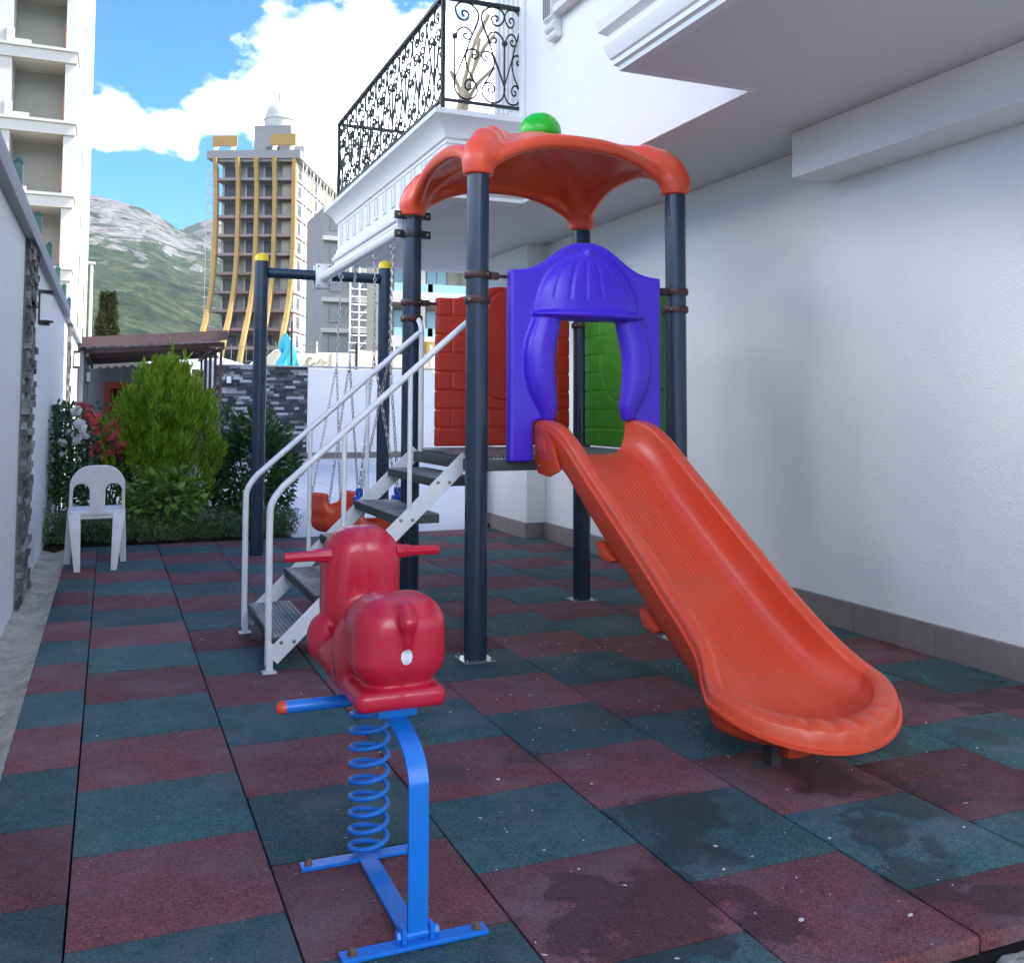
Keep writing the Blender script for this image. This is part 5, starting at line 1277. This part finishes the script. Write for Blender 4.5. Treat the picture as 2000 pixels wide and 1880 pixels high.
MB().tube([(-.15, 56, 0), (-.1, 56, 3.5), (-.15, 56, 7.2)], [.16, .12, .03], 8).build('trunk', 'bark', pn, smooth=True)

# ------------------------------------------------------------------ mountain
def hill_mat():
    m = bpy.data.materials.new('hill_mat'); m.use_nodes = True; t = m.node_tree; b = t.nodes['Principled BSDF']
    geo = N(t, 'ShaderNodeNewGeometry'); pos = geo.outputs['Position']; sp = N(t, 'ShaderNodeSeparateXYZ'); L(t, pos, sp.inputs[0])
    n1 = noise_n(t, map_n(t, pos, (1, .6, 1.5), rot=(0, R(35), 0)), .016, 9, .68, 1.2); n2 = noise_n(t, pos, .055, 7, .75); n3 = noise_n(t, pos, .007, 4, .55)
    hgt = math_n(t, 'MULTIPLY_ADD', sp.outputs[2], 1/230, -.78)
    edge = math_n(t, 'MULTIPLY_ADD', sp.outputs[0], -1/420, .12)
    rock = math_n(t, 'ADD', math_n(t, 'ADD', math_n(t, 'MULTIPLY', math_n(t, 'SUBTRACT', n1, .5), 7.0), math_n(t, 'MULTIPLY', math_n(t, 'MINIMUM', hgt, .16), 2.6)), math_n(t, 'ADD', edge, math_n(t, 'MULTIPLY', math_n(t, 'SUBTRACT', n3, .5), 1.5)))
    rock = math_n(t, 'MULTIPLY', math_n(t, 'SUBTRACT', rock, .05), 4, clamp=True)
    green = ramp(t, n2, [(.34, (.008, .020, .012)), (.47, (.026, .046, .020)), (.58, (.060, .082, .034)), (.70, (.16, .145, .085))])
    rk = ramp(t, n2, [(.32, (.05, .05, .048)), (.5, (.19, .18, .165)), (.65, (.31, .295, .27))])
    L(t, mixc(t, rock, green, rk), b.inputs['Base Color']); b.inputs['Roughness'].default_value = .95; b.inputs['Specular IOR Level'].default_value = .1
    bn = N(t, 'ShaderNodeBump'); bn.inputs['Strength'].default_value = 1; bn.inputs['Distance'].default_value = 26
    L(t, math_n(t, 'MULTIPLY_ADD', n2, .35, n1), bn.inputs['Height']); L(t, bn.outputs[0], b.inputs['Normal']); MATS['hill_mat'] = m
hill_mat()
azk = np.array([-45, -20, -8, -1, .5, 2.2, 3.6, 5.2, 8, 12, 20, 35, 60.]); sk1 = np.array([.13, .18, .205, .2085, .2032, .1934, .178, .166, .15, .14, .13, .12, .11]); sk2 = np.array([.1, .12, .13, .14, .15, .165, .176, .188, .19, .18, .16, .14, .12])
NA_, NR_ = 520, 150; V = []; F = []
azs = np.radians(np.linspace(-45, 60, NA_)); rads = np.linspace(330, 2500, NR_)
for az in azs:
    d = math.degrees(az); s1 = np.interp(d, azk, sk1)*1650; s2 = np.interp(d, azk, sk2)*2050
    for r in rads:
        x, y = r*math.sin(az), r*math.cos(az)
        t = (r-330)/1320; g1 = t**1.18 if t < 1 else max(0, 1-(t-1)*.9); u = (r-1350)/700; g2 = 0 if u < 0 else (u**1.3 if u < 1 else max(0, 1-(u-1)*1.5))
        h = max(s1*g1, s2*g2); p = Vector((x/260, y/260, 0)); fbm_ = mnoise.fractal(p, 1, 2.1, 6); rid = 1-abs(mnoise.noise(Vector((x/120, y/170, 5))))*2
        amp = min(1, t*3)*min(1., h/80); k = 1 if g1 < .86 else .45
        V.append((x, y, h+amp*k*(16*fbm_+9*rid)-6))
V = np.array(V)
for i in range(NA_-1):
    for j in range(NR_-1): a = i*NR_+j; F.append((a, a+1, a+NR_+1, a+NR_))
MB().add(V.tolist(), F).build('mountain', 'hill_mat', smooth=True, angle=180, kind='structure')

# ------------------------------------------------------------------ haze over the valley
hz = MB().box(-2600, 3100, -400, 3050, -1.2, float(V[:, 2].max())+10).build('haze', 'wire', kind='stuff')
hm = bpy.data.materials.new('haze_air'); hm.use_nodes = True; ht = hm.node_tree; ht.nodes.clear()
pv = N(ht, 'ShaderNodeVolumePrincipled'); pv.inputs['Color'].default_value = (.80, .88, 1, 1); pv.inputs['Density'].default_value = .00008; pv.inputs['Anisotropy'].default_value = .2
ho = N(ht, 'ShaderNodeOutputMaterial'); L(ht, pv.outputs[0], ho.inputs['Volume'])
hz.data.materials.clear(); hz.data.materials.append(hm)
